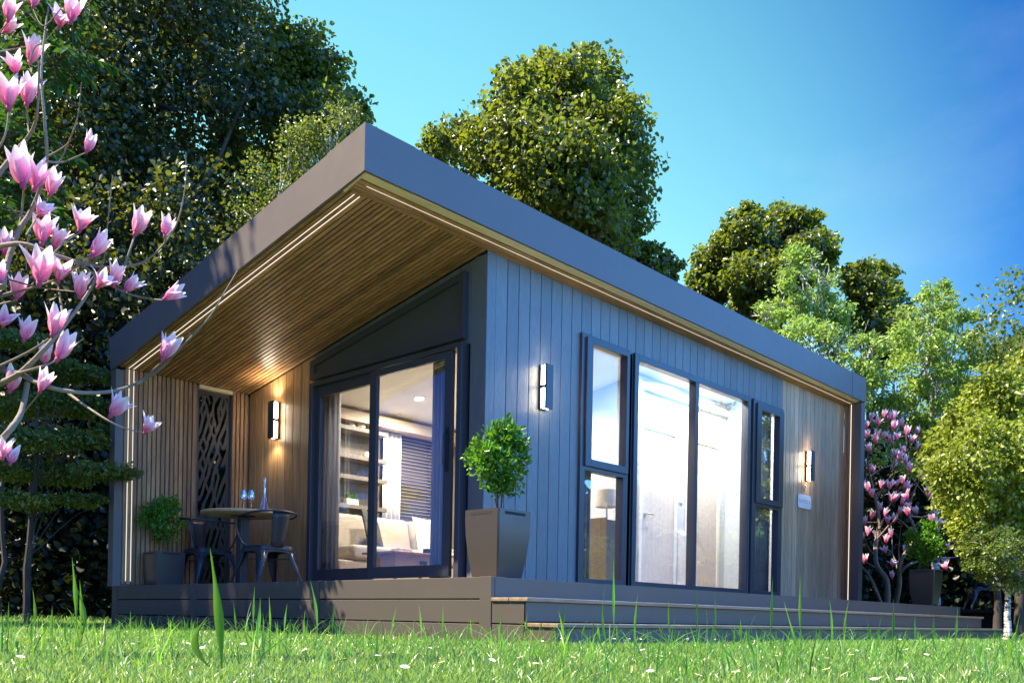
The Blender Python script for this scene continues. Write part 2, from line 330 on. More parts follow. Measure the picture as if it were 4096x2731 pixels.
# left wing wall
w = MB()
w.box(XF + .001, .075, YL + .008, YO, .40, zs(5.29) + .0)
w.box(.076, .862, YL + .022, YO, .40, zs(5.29)); w.box(1.256, XP + .1, YL + .022, YO, .40, zs(5.29)); w.box(XP + .101, XE, YL + .03, YO, .02, zs(5.29))
wing = w.build('side_wall', M_FAS, house, bev=.002, bseg=1)
b = MB(); x = .080; k = 0; LW = []
while x < XP - .035:
    if x + .036 < .864 or x > 1.25:
        b.box(x, x + .035, YL, YL + .021, .425, zs(YL) - .003); LW.append(x + .035); x += .0478
    else: x = 1.257 if x < 1.2 else x + .0478
b.build('wall_slats', M_SLATZ, wing, bev=.002, bseg=1)
for k in (0, 1):
    b = MB(); b.box(LW[k] + .003, LW[k] + .0075, YL + .004, YL + .012, .455, zs(YL) - .006); b.build('led_strip', M_LED, wing)
b = MB(); b.box(.866, 1.2535, YL + .001, YO - .01, zs(YL) - .04, zs(YL) - .004); b.build('lintel', M_TRIM, wing)
# laser cut screen
b = MB(); y0 = YL + .055
x0, x1, z0, z1 = .866, 1.2535, .42, zs(YL) - .045
b.box(x0, x0 + .03, y0, y0 + .006, z0, z1); b.box(x1 - .03, x1, y0, y0 + .006, z0, z1); b.box(x0 + .03, x1 - .03, y0, y0 + .006, z1 - .035, z1); b.box(x0 + .03, x1 - .03, y0, y0 + .006, z0, z0 + .03)
def bar(mb, p, q, w, y, th):
    dx, dz = q[0] - p[0], q[1] - p[1]; l = math.hypot(dx, dz); nx, nz = -dz / l * w / 2, dx / l * w / 2
    P = [(p[0] + nx, p[1] + nz), (q[0] + nx, q[1] + nz), (q[0] - nx, q[1] - nz), (p[0] - nx, p[1] - nz)]
    mb.add([(a, y, c) for a, c in P] + [(a, y + th, c) for a, c in P], [(0, 1, 2, 3), (7, 6, 5, 4), (0, 4, 5, 1), (1, 5, 6, 2), (2, 6, 7, 3), (3, 7, 4, 0)])
rs = random.Random(5); NC, NR = 6, 21; nodes = []
for j in range(NR + 1):
    row = []
    for i in range(NC):
        xx = x0 + .02 + (x1 - x0 - .04) * (i + .5 * (j % 2) + rs.uniform(-.18, .18)) / (NC - .5)
        row.append((min(max(xx, x0 + .01), x1 - .01), z0 + (z1 - z0) * min(1, max(0, (j + rs.uniform(-.28, .28)) / NR))))
    nodes.append(row)
for j in range(NR):
    for i in range(NC):
        yy = y0 + rs.uniform(.0005, .0028)
        mode = rs.random(); i2 = i if j % 2 == 0 else i + (1 if i + 1 < NC else 0)
        alt = (i - 1 if j % 2 == 0 else i)
        if mode < .93: bar(b, nodes[j][i], nodes[j + 1][min(i2, NC - 1)], rs.uniform(.026, .036), yy, rs.uniform(.003, .005))
        if (mode < .3 or mode > .8) and alt >= 0: bar(b, nodes[j][i], nodes[j + 1][alt], rs.uniform(.02, .03), yy + .0003, rs.uniform(.003, .005))
b.build('cut_out_screen', plain('screen_steel', (.028, .028, .030), .5), house)

# porch back wall, side walls
b = MB(); y = YL - .002
while y > 3.98:
    ya = max(y - .1345, 3.97); b.prismx(XP, XP + .02, [(ya, .41), (y, .41), (y, zs(y) - .003), (ya, zs(ya) - .003)]); y -= .1405
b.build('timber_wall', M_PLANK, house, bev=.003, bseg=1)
b = MB(); y = 3.966
while y > 1.67:
    ya, yb = max(y - .1355, 1.672), y; yc = (ya + yb) / 2
    z0 = 2.46 if 1.77 < yc < 3.95 else .41
    b.prismx(XP, XP + .02, [(ya, z0), (yb, z0), (yb, zs(yb) - .003), (ya, zs(ya) - .003)])
    y -= .1405
b.box(XP - .008, XP + .02, YW + .001, 1.668, .41, zs(1.668) - .003)
fc = b.build('porch_cladding', M_CLAD, house, bev=.003, bseg=1)
bk = MB(); bk.box(XP + .0205, XP + .10, 3.95, YL + .02, .41, zs(5.2)); bk.box(XP + .0205, XP + .10, YW + .04, 1.78, .41, zs(1.8)); bk.prismx(XP + .0205, XP + .10, [(1.781, 2.47), (3.949, 2.47), (3.949, zs(3.95)), (1.781, zs(1.781))])
bk.box(XP + .101, XI, YW + .0205, YW + .09, 2.82, 3.17); bk.box(XP + .101, 2.67, YW + .0205, YW + .09, .41, 2.819); bk.box(6.70, XI, YW + .0205, YW + .09, .41, 2.819)
bk.box(3.436, 3.515, YW + .0205, YW + .09, .41, 2.819); bk.box(5.862, 5.922, YW + .0205, YW + .09, .41, 2.819)
bk.build('wall_core', M_DARK, house)
b = MB(); x = XP + .10
b.box(XP - .0085, XP + .096, YW - .004, YW + .0008, .41, zs(YW) - .004)
while x < 6.70:
    xa, xb = x, min(x + .1375, 6.706); xc = (xa + xb) / 2
    win = (2.67 < xc < 3.44) or (3.5 < xc < 5.87) or (5.92 < xc < 6.70)
    b.box(xa, xb, YW, YW + .02, 2.79 if win else .41, zs(YW) - .003); x += .1435
b.box(3.435, 3.515, YW, YW + .019, .41, 2.789); b.box(5.862, 5.922, YW, YW + .019, .41, 2.789)
b.build('front_cladding', M_CLAD, house, bev=.003, bseg=1)
b = MB(); x = 6.711
while x < XI - .02:
    b.box(x, min(x + .1065, XI - .002), YW, YW + .02, .41, zs(YW) - .003); x += .1145
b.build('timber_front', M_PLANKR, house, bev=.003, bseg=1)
# right wing
w = MB(); w.box(XI, XE - .004, YF + .002, 1.388, .41, zs(1.388)); w.box(XI + .02, XE - .004, 1.389, YO - .03, .02, zs(5.2)); wr = w.build('end_wall', M_FAS, house, bev=.002, bseg=1)
b = MB()
for y in (1.389, 1.438, 1.469, 1.500): b.box(XI, XI + .019, y, y + .027 + (.01 if y < 1.4 else 0), .41, zs(y) - .006)
b.build('wall_slats', M_SLATZ, wr, bev=.002, bseg=1)
b = MB(); b.box(XI + .003, XI + .012, 1.4275, 1.4365, .45, zs(1.43) - .004); b.build('led_strip', M_LED, wr)
# floor, ceiling and partitions inside
IN_W = plain('interior_white', (.78, .76, .72), .6); IN_C = plain('ceiling_white', (.82, .80, .76), .7)
IN_F = wood('interior_floor_wood', [(.25, .18, .11), (.38, .28, .18), (.5, .38, .26)], (.6, 6, 6))
b = MB(); b.box(XP + .02, XI, 1.5, YL + .02, .37, .409); b.build('floor', IN_F, house)
b = MB(); b.prismx(XP + .105, XI, [(YW + .095, zs(YW + .095) - .004), (YW + .095, zs(YW + .095) + .02), (YL, zs(YL) + .02), (YL, zs(YL) - .004)]); b.build('ceiling', IN_C, house)
b = MB(); b.prismx(4.85, 4.93, [(2.48, .41), (2.48, zs(2.48) - .006), (YL, zs(YL) - .006), (YL, .41)])
b.box(4.85, 6.95, 2.40, 2.478, .41, zs(2.478) - .006); b.prismx(6.87, 6.95, [(YW + .1, .41), (YW + .1, zs(YW + .1) - .006), (2.398, zs(2.398) - .006), (2.398, .41)])
b.build('partition_wall', plain('partition_pale_blue', (.55, .59, .64), .6), house)
GREYW = wood('grey_brown_panel', [(.10, .085, .07), (.16, .135, .11), (.2, .17, .14)], (7, 7, .8), varr=.1)
b = MB(); b.box(XP + .105, 3.50, 5.10, 5.19, .41, zs(5.19) - .006); b.box(3.50, 4.10, 5.10, 5.19, .41, 1.40); b.box(3.50, 4.10, 5.10, 5.19, 2.43, zs(5.19) - .006); b.box(4.10, 4.85, 5.10, 5.19, .41, zs(5.19) - .006)
b.build('back_wall', GREYW, house)
b = MB(); b.box(XP + .12, 4.849, 4.86, 5.099, 2.43, zs(5.1) - .012); b.build('bulkhead', plain('bulkhead_beige', (.50, .40, .30), .6), house)
# corner posts/cornice in hall with concealed light
b = MB(); b.box(4.93, 6.868, 2.34, 2.398, 2.86, 2.93); b.build('cornice', IN_W, house)

def window(name, X0, X1, Z0, Z1, lights, y=YW, label=None):
    """frame set proud of the wall with glass panes; lights = list of (x0,x1,z0,z1,proud sash?)"""
    fr = MB(); y0 = y - .036; y1 = y + .045
    xs = sorted({X0, X1}); 
    # perimeter
    L = min(l[0] for l in lights); Rr = max(l[1] for l in lights); B = min(l[2] for l in lights); T = max(l[3] for l in lights)
    fr.box(X0, L - .002, y0, y1, Z0, Z1); fr.box(Rr + .002, X1, y0, y1, Z0, Z1); fr.box(L - .002, Rr + .002, y0, y1, Z0, B - .002); fr.box(L - .002, Rr + .002, y0, y1, T + .002, Z1)
    return fr
M_SASH = M_FRAME
def pane(x0, x1, z0, z1, parent, y=YW + .012, mat=None):
    g = MB(); g.box(x0 - .004, x1 + .004, y, y + .006, z0 - .004, z1 + .004); return g.build('pane', mat or M_GLASS, parent)
def frame_rect(fr, X0, X1, Z0, Z1, x0, x1, z0, z1, ya, yb):
    fr.box(X0, x0, ya, yb, Z0, Z1); fr.box(x1, X1, ya, yb, Z0, Z1); fr.box(x0, x1, ya, yb, Z0, z0); fr.box(x0, x1, ya, yb, z1, Z1)
for (X0, X1, u, l, sash) in ((2.682, 3.432, (2.825, 3.362, 1.652, 2.725), (2.757, 3.355, .545, 1.542), (2.736, 3.408, 1.583, 2.775)),
                             (5.928, 6.691, (6.098, 6.555, 1.65, 2.69), (6.023, 6.60, .545, 1.545), (5.99, 6.668, 1.583, 2.765))):
    fr = MB(); ya, yb = YW - .030, YW + .06
    frame_rect(fr, X0, X1, .408, 2.806, sash[0] + .01, sash[1] - .01, .54, sash[3] - .012, ya, yb)
    fr.box(sash[0] + .01, sash[1] - .01, ya, yb, 1.545, 1.60)
    fr.box(sash[0] + .01, l[0], ya + .0005, yb - .001, .54, 1.545); fr.box(l[1], sash[1] - .01, ya + .0005, yb - .001, .54, 1.545)
    wn = fr.build('window', M_FRAME, house, bev=.003, bseg=2)
    sf = MB(); frame_rect(sf, sash[0], sash[1], sash[2], sash[3], u[0], u[1], u[2], u[3], YW - .052, YW - .0305)
    frame_rect(sf, sash[0] + .014, sash[1] - .014, sash[2] + .022, sash[3] - .016, u[0] + .001, u[1] - .001, u[2] + .001, u[3] - .001, YW - .030, YW + .03)
    sf.build('casement', M_FRAME, wn, bev=.003, bseg=2)
    pane(*u, wn, YW + .005); pane(*l, wn, YW + .012)
fr = MB(); ya, yb = YW - .030, YW + .06
frame_rect(fr, 3.522, 5.856, .408, 2.806, 3.590, 5.80, .545, 2.738, ya, yb); fr.box(4.650, 4.718, ya + .001, yb, .545, 2.738)
wn = fr.build('window', M_FRAME, house, bev=.003, bseg=2); pane(3.590, 4.650, .545, 2.738, wn); pane(4.718, 5.80, .545, 2.738, wn)

# sliding door
dr = MB(); xa, xb = XP - .065, XP + .06
def frY(mb, Y0, Y1, Z0, Z1, y0, y1, z0, z1, xa, xb):
    mb.box(xa, xb, Y0, y0, Z0, Z1); mb.box(xa, xb, y1, Y1, Z0, Z1); mb.box(xa, xb, y0, y1, Z0, z0); mb.box(xa, xb, y0, y1, z1, Z1)
frY(dr, 1.755, 3.957, .408, 2.468, 1.812, 3.905, .47, 2.43, xa, xb)
door = dr.build('sliding_door', M_FRAME, house, bev=.003)
fx = MB(); frY(fx, 2.99, 3.905, .471, 2.429, 3.045, 3.835, .606, 2.328, XP - .015, XP + .03); fp = fx.build('fixed_panel', M_FRAME, door, bev=.003)
g = MB(); g.box(XP + .005, XP + .011, 3.04, 3.84, .60, 2.333); g.build('pane', M_GLASSD, fp)
sx = MB(); frY(sx, 1.878, 2.990, .500, 2.425, 1.970, 2.892, .606, 2.364, XP - .055, XP - .018); sp = sx.build('sliding_panel', M_FRAME, door, bev=.003)
g = MB(); g.box(XP - .038, XP - .032, 1.966, 2.896, .602, 2.368); g.build('pane', M_GLASSD, sp)
h = MB(); h.tube([(XP - .056, 1.925, 1.42), (XP - .085, 1.925, 1.43), (XP - .095, 1.925, 1.46), (XP - .095, 1.925, 1.70), (XP - .085, 1.925, 1.73), (XP - .056, 1.925, 1.74)], .009, 10)
h.box(XP - .062, XP - .0552, 1.905, 1.945, 1.39, 1.77); h.build('door_handle', plain('black_handle', (.02, .02, .022), .3), sp, smooth=True)
# sloping infill panel over the door
pn = MB()
def quadY(mb, pts, xa, xb): mb.prismx(xa, xb, pts)
A = [(1.755, 2.50), (3.957, 2.50), (3.957, 2.688), (1.755, 3.064)]
I = [(1.815, 2.56), (3.90, 2.56), (3.90, 2.635), (1.815, 2.992)]
for i in range(4): quadY(pn, [A[i], A[(i + 1) % 4], I[(i + 1) % 4], I[i]], XP - .058, XP - .002)
ip = pn.build('infill_panel', M_FRAME, house)
q = MB(); quadY(q, I, XP - .03, XP - .003); q.build('panel_board', plain('infill_dark', (.06, .062, .062), .5), ip)

# ------------------------------------------------------------------ wall lights
def wall_light(loc, rz, label, e=.25):
    t = thing('wall_light', loc, rz, label, 'wall light', 'up and down wall lights on the garden house')
    b = MB(); b.box(-.045, .045, -.030, 0, -.19, .19); b.build('back_box', M_FRAME, t, bev=.002)
    b = MB(); b.box(-.043, .043, -.074, -.0302, .014, .185); b.box(-.043, .043, -.074, -.0302, -.185, -.014); b.build('diffuser', M_LAMP, t)
    b = MB(); b.box(-.044, .044, -.0745, -.0301, -.0138, .0138); b.box(-.045, .045, -.095, -.0746, -.195, .195); b.build('front_plate', M_FRAME, t, bev=.002)
    for zz in (-.23, .23):          # the lamp's own up and down beams
        l = bpy.data.lights.new('wall_light_beam', 'SPOT'); l.energy = e * (1 if zz < 0 else 1.6); l.color = (1, .84, .6); l.spot_size = R(150); l.spot_blend = .9; l.shadow_soft_size = .03
        o = bpy.data.objects.new('wall_light_beam', l); S.collection.objects.link(o); o.location = Vector(loc) + Vector((math.sin(rz) * .085, -math.cos(rz) * .085, zz)); o.rotation_euler = (0 if zz < 0 else math.pi, 0, 0)
    return t
wall_light((1.4595, 4.61, 2.19), -math.pi / 2, 'wall light glowing on the timber wall inside the porch', 2.6)
wall_light((2.16, YW - .001, 2.19), 0, 'wall light on the blue grey cladding above the corner planter')
wall_light((7.41, YW - .001, 2.20), 0, 'wall light on the far timber cladding above the white sign')
# sign and round badge
sg = thing('wall_sign', (7.35, YW - .002, 1.735), 0, 'small white square plaque with a cabin name on the far timber cladding', 'sign')
b = MB(); b.box(-.19, .19, -.012, -.007, -.088, .088); b.build('plate', plain('sign_white', (.85, .85, .84), .2), sg)
b = MB()
PIN = plain('pin_dark', (.05, .05, .06), .3)
for a in (-.175, .175):
    for c in (-.075, .075): b = MB(); b.tube([(a, 0, c), (a, -.016, c)], .006, 10); b.build('standoff_pin', PIN, sg)
def text(body, size, loc, rot, mat, parent, name='lettering', ext=.0006, sx=1):
    cu = bpy.data.curves.new(name, 'FONT'); cu.body = body; cu.size = size; cu.extrude = ext; cu.align_x = 'CENTER'; cu.align_y = 'CENTER'
    o = bpy.data.objects.new(name, cu); S.collection.objects.link(o); bpy.context.view_layer.update()
    me = bpy.data.meshes.new_from_object(o.evaluated_get(bpy.context.evaluated_depsgraph_get())); bpy.data.objects.remove(o)
    me.materials.clear(); me.materials.append(mat); o = bpy.data.objects.new(name, me); S.collection.objects.link(o)
    o.location = loc; o.rotation_euler = rot; o.scale = (sx, 1, 1); o.parent = parent; return o
SGT = plain('sign_grey_print', (.42, .42, .44), .5)
text('K-POD 4', .078, (0, -.0128, -.002), (R(90), 0, 0), SGT, sg, sx=1.05)
b = MB(); b.box(-.06, .07, -.0126, -.0121, .052, .055); b.box(-.09, .09, -.0126, -.0121, -.052, -.049); b.box(-.03, .05, -.0126, -.0121, -.068, -.0655); b.build('small_print', SGT, sg)
bd = MB(); bd.m = 0; bd.tube([(7.36, YW - .002, 1.925), (7.36, YW - .012, 1.925)], .033, 24); bd.m = 1; bd.tube([(7.36, YW - .0125, 1.925), (7.36, YW - .0135, 1.925)], .025, 20); bd.m = 2
bd.box(7.345, 7.355, YW - .0142, YW - .0136, 1.905, 1.945); bd.box(7.358, 7.378, YW - .0142, YW - .0136, 1.915, 1.93)
tag(bd.build('round_badge', [plain('badge_white', (.8, .8, .8), .3), plain('badge_grey', (.35, .38, .4), .3), plain('badge_green', (.1, .25, .08), .4)]), 'tiny round green and white badge between the far wall light and the sign', 'badge')

# ------------------------------------------------------------------ deck and steps
deck = thing('raised_deck', (0, 0, 0), 0, 'raised deck clad in dark grey boards carrying the garden house', 'deck')
b = MB(); Y = .03
b.box(.012, 8.655, .012, YO - .1, .375, .3985)
x = .016
fl = MB()
while x < 8.6: fl.box(x, x + .138, .016, YL - .01, .3986, .4035); x += .143
fl.build('deck_floor', M_DECKF, deck)
posts = [(0, .099), (1.75, 1.843), (3.547, 3.634), (5.10, 5.205)]
for k, (a, c) in enumerate(posts): b = MB(); b.box(0, .03, a if k else .0, c, -.05, .4062 if k in (0, 1, 2) else .404); b.build('upright_board', M_DECKP, deck, bev=.002, bseg=1)
b = MB()
for (a, c) in ((.1, 1.749), (1.844, 3.546), (3.635, 5.099)):
    for z0, z1 in ((.274, .4035), (.128, .266), (-.05, .120)): b.box(.006, .03, a, c, z0, z1)
b.build('side_boards', M_DECKP, deck, bev=.002, bseg=1)
b = MB(); b.box(.031, 8.67, .0, .03, .128, .4036); b.box(.0305, .115, -.002, -.0002, .282, .4062); b.box(8.645, 8.671, -.002, .0, .13, .404); b.box(8.64, 8.67, .031, YO - .1, -.05, .4036)
b.build('front_board', M_DECKP, deck, bev=.002, bseg=1)
b = MB(); b.box(.04, 8.62, .04, .06, -.05, .37); b.box(.04, .06, .061, 5.1, -.05, .37); b.box(.06, 8.6, 5.0, 5.02, -.05, .37); b.build('core', M_DARK, deck)
s1 = MB(); s1.box(.004, 8.61, -.276, -.262, .14, .255); s1.box(.004, .020, -.2755, -.004, .128, .255); s1.box(8.59, 8.61, -.26, -.004, .1, .255)
s1.box(.005, .02, -.262, -.004, -.05, .120)
s2 = MB(); s2.box(.004, 8.85, -.508, -.494, -.05, .108); s2.box(.004, .020, -.4935, -.2765, -.05, .108); s2.box(8.83, 8.85, -.493, -.004, -.05, .108)
st = s1.build('upper_step', M_DECKP, deck, bev=.002, bseg=1)
tr = MB(); tr.box(-.008, 8.632, -.149, -.003, .256, .280); tr.box(-.008, 8.632, -.300, -.1515, .256, .280); tr.build('tread', M_TREAD, st, bev=.006, bseg=3)
st = s2.build('lower_step', M_DECKP, deck, bev=.002, bseg=1)
tr = MB(); tr.box(-.008, 8.875, -.404, -.277, .109, .134); tr.box(-.008, 8.875, -.530, -.4065, .109, .134); tr.box(8.64, 8.875, -.276, 0, .109, .1338); tr.build('tread', M_TREAD, st, bev=.006, bseg=3)
# ------------------------------------------------------------------ interior
CURT = plain('curtain_grey', (.30, .28, .27), .9, bs=.8, bscale=260)
CURTW = plain('curtain_white', (.85, .84, .82), .9, bs=.3)
def curtain(x0, y0, x1, y1, z0, z1, mat, label, amp=.028, waves=5):
    n = waves * 8; A = Vector((x0, y0, 0)); B = Vector((x1, y1, 0)); d = (B - A).normalized(); nn = Vector((-d.y, d.x, 0))
    vs = []
    for i in range(n + 1):
        f = i / n; q = A.lerp(B, f) + nn * amp * math.sin(f * waves * 2 * math.pi + .6 * math.sin(9 * f))
        vs += [(q.x, q.y, z0), (q.x, q.y, z1)]
    b = MB(); b.add(vs, [(2 * i, 2 * i + 2, 2 * i + 3, 2 * i + 1) for i in range(n)])
    o = b.build('curtain', mat, smooth=True); md = o.modifiers.new('s', 'SOLIDIFY'); md.thickness = .004
    return tag(o, label, 'curtain')
curtain(1.60, 3.70, 1.60, 4.06, .42, 2.55, CURT, 'dark grey drape gathered at the left side of the sliding door')
curtain(1.60, 2.06, 1.60, 2.33, .42, 2.75, CURT, 'grey drape at the handle side of the sliding door')
curtain(2.80, 1.66, 3.04, 1.66, .42, 2.86, CURT, 'grey drape behind the tall window nearest the porch corner', waves=4)
curtain(3.60, 1.68, 3.74, 1.68, .42, 2.86, CURT, 'narrow grey drape behind the big window, at its porch end', waves=2)
curtain(6.02, 1.66, 6.66, 1.66, .42, 2.86, CURT, 'grey drape closed behind the narrow window beside the timber cladding', waves=9)
curtain(3.22, 5.02, 3.50, 5.02, 1.0, 2.42, CURTW, 'white curtain on the back wall behind the sofa', waves=4, amp=.02)
# shelves
SHW = plain('shelf_taupe', (.15, .125, .10), .5)
sh = thing('shelf_unit', (2.2, 5.09, .41), 0, 'taupe wall shelves behind the sofa seen through the sliding door', 'shelves')
for z in (.62, 1.02, 1.36, 1.60, 1.93):
    b = MB(); b.box(-.45, .95, -.24, 0, z - .025, z + .022); b.build('shelf', SHW, sh, bev=.002)
def faceted_pot(x, y, z, r, label):
    t = thing('plant_pot', (x, y, z), 0, label, 'potted plant', 'faceted pots on the top shelf')
    b = MB(); b.lathe([(0.001, 0), (r * .7, 0), (r, r * .55), (r * .9, r * 1.1), (r * .45, r * 1.5), (r * .42, r * 1.4), (.001, r * 1.35)], seg=7); b.build('pot', plain('pot_cream', (.75, .68, .55), .4), t)
    n = 90; P = np.zeros((n, 3)); P[:, :2] = RNG.normal(size=(n, 2)) * r * .15; P[:, 2] = r * 1.4
    D = nrm(np.c_[RNG.normal(size=(n, 2)) * .45, np.ones(n)]); leaves('leaf_tuft', P, D, rdir(n), r * .9, r * .08, GRM, t)
GRM = leafm('tuft_green', (.05, .12, .02), (.12, .28, .05), (.2, .4, .05))
faceted_pot(2.69, 4.97, 2.36, .045, 'smaller faceted cream pot with a green tuft on the top shelf')
faceted_pot(2.82, 4.97, 2.36, .062, 'larger faceted cream pot with a green tuft on the top shelf')
t = thing('plant_trough', (2.70, 4.97, 1.452), 0, 'white trough of green leaves on a lower wall shelf', 'potted plant')
b = MB(); b.box(-.09, .09, -.04, .04, 0, .075); b.build('pot', IN_W, t, bev=.01)
n = 160; P = np.c_[RNG.uniform(-.08, .08, n), RNG.uniform(-.03, .03, n), RNG.uniform(.07, .13, n)]; leaves('foliage', P, rdir(n), rdir(n), .035, .025, GRM, t)
b = MB(); b.lathe([(.001, 0), (.05, .02), (.062, .06), (.04, .1), (.02, .11), (.001, .11)], (2.93, 4.97, 2.035 - .03), 9); tag(b.build('ornament', plain('ornament_cream', (.75, .68, .55), .5)), 'round cream ornament on the middle wall shelf', 'ornament')
# sofa
SOF = plain('sofa_fabric', (.36, .31, .25), .95, bs=.8, bscale=300, spec=.2)
t = thing('sofa', (3.0, 4.45, .41), 0, 'beige fabric sofa against the back wall behind the sliding door', 'sofa')
b = MB(); b.box(-1.15, 1.15, -.42, .40, .10, .33); b.build('base', SOF, t, bev=.02)
for k in (-1, 0, 1): b = MB(); b.box(k * .66 - .325, k * .66 + .325, -.44, .22, .331, .50); b.build('seat_cushion', SOF, t, bev=.05, bseg=4)
for k in (-1, 0, 1):
    b = MB(); b.add([(k * .66 - .32, .10, .50), (k * .66 + .32, .10, .50), (k * .66 + .32, .30, .50), (k * .66 - .32, .30, .50), (k * .66 - .32, .2, .90), (k * .66 + .32, .2, .90), (k * .66 + .32, .38, .90), (k * .66 - .32, .38, .90)],
                    [(0, 3, 2, 1), (4, 5, 6, 7), (0, 1, 5, 4), (1, 2, 6, 5), (2, 3, 7, 6), (3, 0, 4, 7)]); b.build('back_cushion', SOF, t, bev=.05, bseg=4)
for k in (-1, 1): b = MB(); b.box(k * 1.155, k * 1.33, -.44, .40, .08, .62); b.build('arm', SOF, t, bev=.05, bseg=4)
def cushion(loc, rot, sz, mat, label):
    N = 14; vs = []; fs = []
    for s in (1, -1):
        o = len(vs)
        for i in range(N + 1):
            for j in range(N + 1):
                a, c = i / N * 2 - 1, j / N * 2 - 1
                th = s * .10 * sz * 2 * ((1 - a ** 4) * (1 - c ** 4)) ** .6; pin = 1 - .07 * (1 - abs(a)) * (abs(c) ** 3); pin2 = 1 - .07 * (1 - abs(c)) * (abs(a) ** 3)
                vs.append((a * sz / 2 * pin2, th / 2, c * sz / 2 * pin))
        for i in range(N):
            for j in range(N):
                q = (o + i * (N + 1) + j, o + (i + 1) * (N + 1) + j, o + (i + 1) * (N + 1) + j + 1, o + i * (N + 1) + j + 1); fs.append(q if s > 0 else q[::-1])
    b = MB(); b.add(vs, fs); o = b.build('cushion', mat, smooth=True); o.location = loc; o.rotation_euler = rot; return tag(o, label, 'cushion')
cushion((3.42, 4.42, 1.12), (R(-14), 0, R(10)), .44, plain('cushion_cream', (.85, .8, .65), .9, bs=.4), 'square cream cushion on the right of the beige sofa')
cushion((2.58, 4.40, 1.12), (R(-22), R(20), R(25)), .44, plain('cushion_dark', (.035, .03, .03), .8, bs=.5), 'dark brown cushion on the left of the beige sofa')
OAK = wood('table_oak', [(.3, .15, .07), (.42, .24, .12), (.52, .33, .18)], (.8, 6, 6), varr=.1)
t = thing('coffee_table', (2.22, 3.35, .41), 0, 'brown wood coffee table with a drawer in front of the sofa', 'coffee table')
b = MB(); b.box(-.40, .40, -.26, .26, .36, .385); b.build('table_top', OAK, t, bev=.006); b = MB(); b.box(-.36, .36, -.22, .22, .20, .359); b.build('drawer', OAK, t, bev=.004)
for a in (-.33, .33):
    for c in (-.19, .19): b = MB(); b.tube([(a, c, .2), (a * 1.05, c * 1.05, 0)], [.02, .013], 10); b.build('leg', OAK, t)
b = MB(); b.box(-.04, .04, -.235, -.2205, .27, .30); b.build('handle', M_DARK, t)
b = MB(); b.box(1.98, 2.16, 3.22, 3.34, .796, .835); tag(b.build('book', IN_W, bev=.003), 'white closed book lying on the coffee table', 'book')
b = MB(); b.box(2.42, 2.50, 3.28, 3.36, .796, .86); tag(b.build('tealight_box', M_DARK, bev=.003), 'small black box on the coffee table', 'box')
# window with blinds in the back wall
t = thing('venetian_blind', (3.8, 5.10, 1.4), 0, 'dark window blind with thin pale horizontal slats beside the white curtain', 'blind')
for k in range(24): b = MB(); b.box(-.27, .28, -.035, -.012, .02 + k * .042, .0235 + k * .042); b.build('slat', plain('blind_slat', (.5, .45, .36), .5) if k == 0 else bpy.data.materials['blind_slat'], t)
b = MB(); b.box(-.30, -.272, -.04, .0, .0, 1.03); b.build('side_frame', SHW, t)
# interior doors
DWH = wood('door_pale_wood', [(.52, .46, .42), (.60, .54, .50), (.68, .62, .58)], (7, 7, .6), varr=.04, bs=.05)
def idoor(x, label):
    t = thing('interior_door', (x, 2.399, .41), 0, label, 'door', 'doors in the white hall')
    b = MB(); b.box(-.40, -.34, -.03, 0, 0, 2.06); b.box(.34, .40, -.03, 0, 0, 2.06); b.box(-.34, .34, -.03, 0, 2.0, 2.06); b.build('door_frame', IN_W, t, bev=.003)
    b = MB(); b.box(-.339, .339, -.016, -.002, .005, 1.999); d = b.build('door_leaf', DWH, t, bev=.002)
    b = MB(); b.tube([(-.27, -.016, 1.0), (-.27, -.06, 1.0), (-.15, -.06, 1.0)], .009, 8); b.lathe([(.001, 0), (.026, 0), (.026, .006), (.001, .006)], (-.27, -.018, 1.0)); b.build('door_handle', M_METAL, d, smooth=True)
idoor(5.28, 'pale wood door in the white hall, nearer the sofa end')
idoor(6.30, 'pale wood door in the white hall, nearer the timber cladding')
b = MB(); b.box(5.74, 5.90, 2.36, 2.398, .55, 1.25)
for k in range(6): b.box(5.745 + k * .026, 5.763 + k * .026, 2.352, 2.3599, .57, 1.23)
tag(b.build('radiator', IN_W, bev=.004), 'white wall radiator between the two hall doors', 'radiator')
b = MB(); b.box(5.18, 5.26, 2.385, 2.3985, 2.58, 2.68); b.m = 1; b.tube([(5.22, 2.385, 2.63), (5.22, 2.38, 2.63)], .018, 16); tag(b.build('door_chime', [IN_W, M_METAL], bev=.002), 'small square white chime on the hall wall above the door', 'door chime')
b = MB(); b.box(5.76, 5.84, 2.388, 2.3985, 1.62, 1.72); tag(b.build('light_switch', IN_W, bev=.002), 'white light switch between the hall doors', 'light switch')
# cabinet with lamp seen through the first tall window
t = thing('cabinet', (4.22, 2.42, .41), 0, 'dark grey cabinet with brown side behind the first tall window', 'cabinet')
b = MB(); b.box(-.15, .35, -.2, .2, 0, .84); b.build('cabinet_body', plain('cabinet_grey', (.09, .1, .11), .4), t, bev=.003); b = MB(); b.box(-.17, -.151, -.2, .2, 0, .86); b.build('side_panel', GREYW, t)
t = thing('table_lamp', (4.32, 2.42, 1.25), 0, 'white table lamp on the grey cabinet behind the first tall window', 'lamp')
b = MB(); b.lathe([(.05, 0), (.05, .01), (.012, .02), (.012, .2), (.001, .2)], seg=16); b.build('lamp_base', M_METAL, t, smooth=True)
b = MB(); b.lathe([(.13, .17), (.11, .36)], seg=24); b.build('lamp_shade', plain('shade_cream', (.5, .46, .4), .8), t, smooth=True)
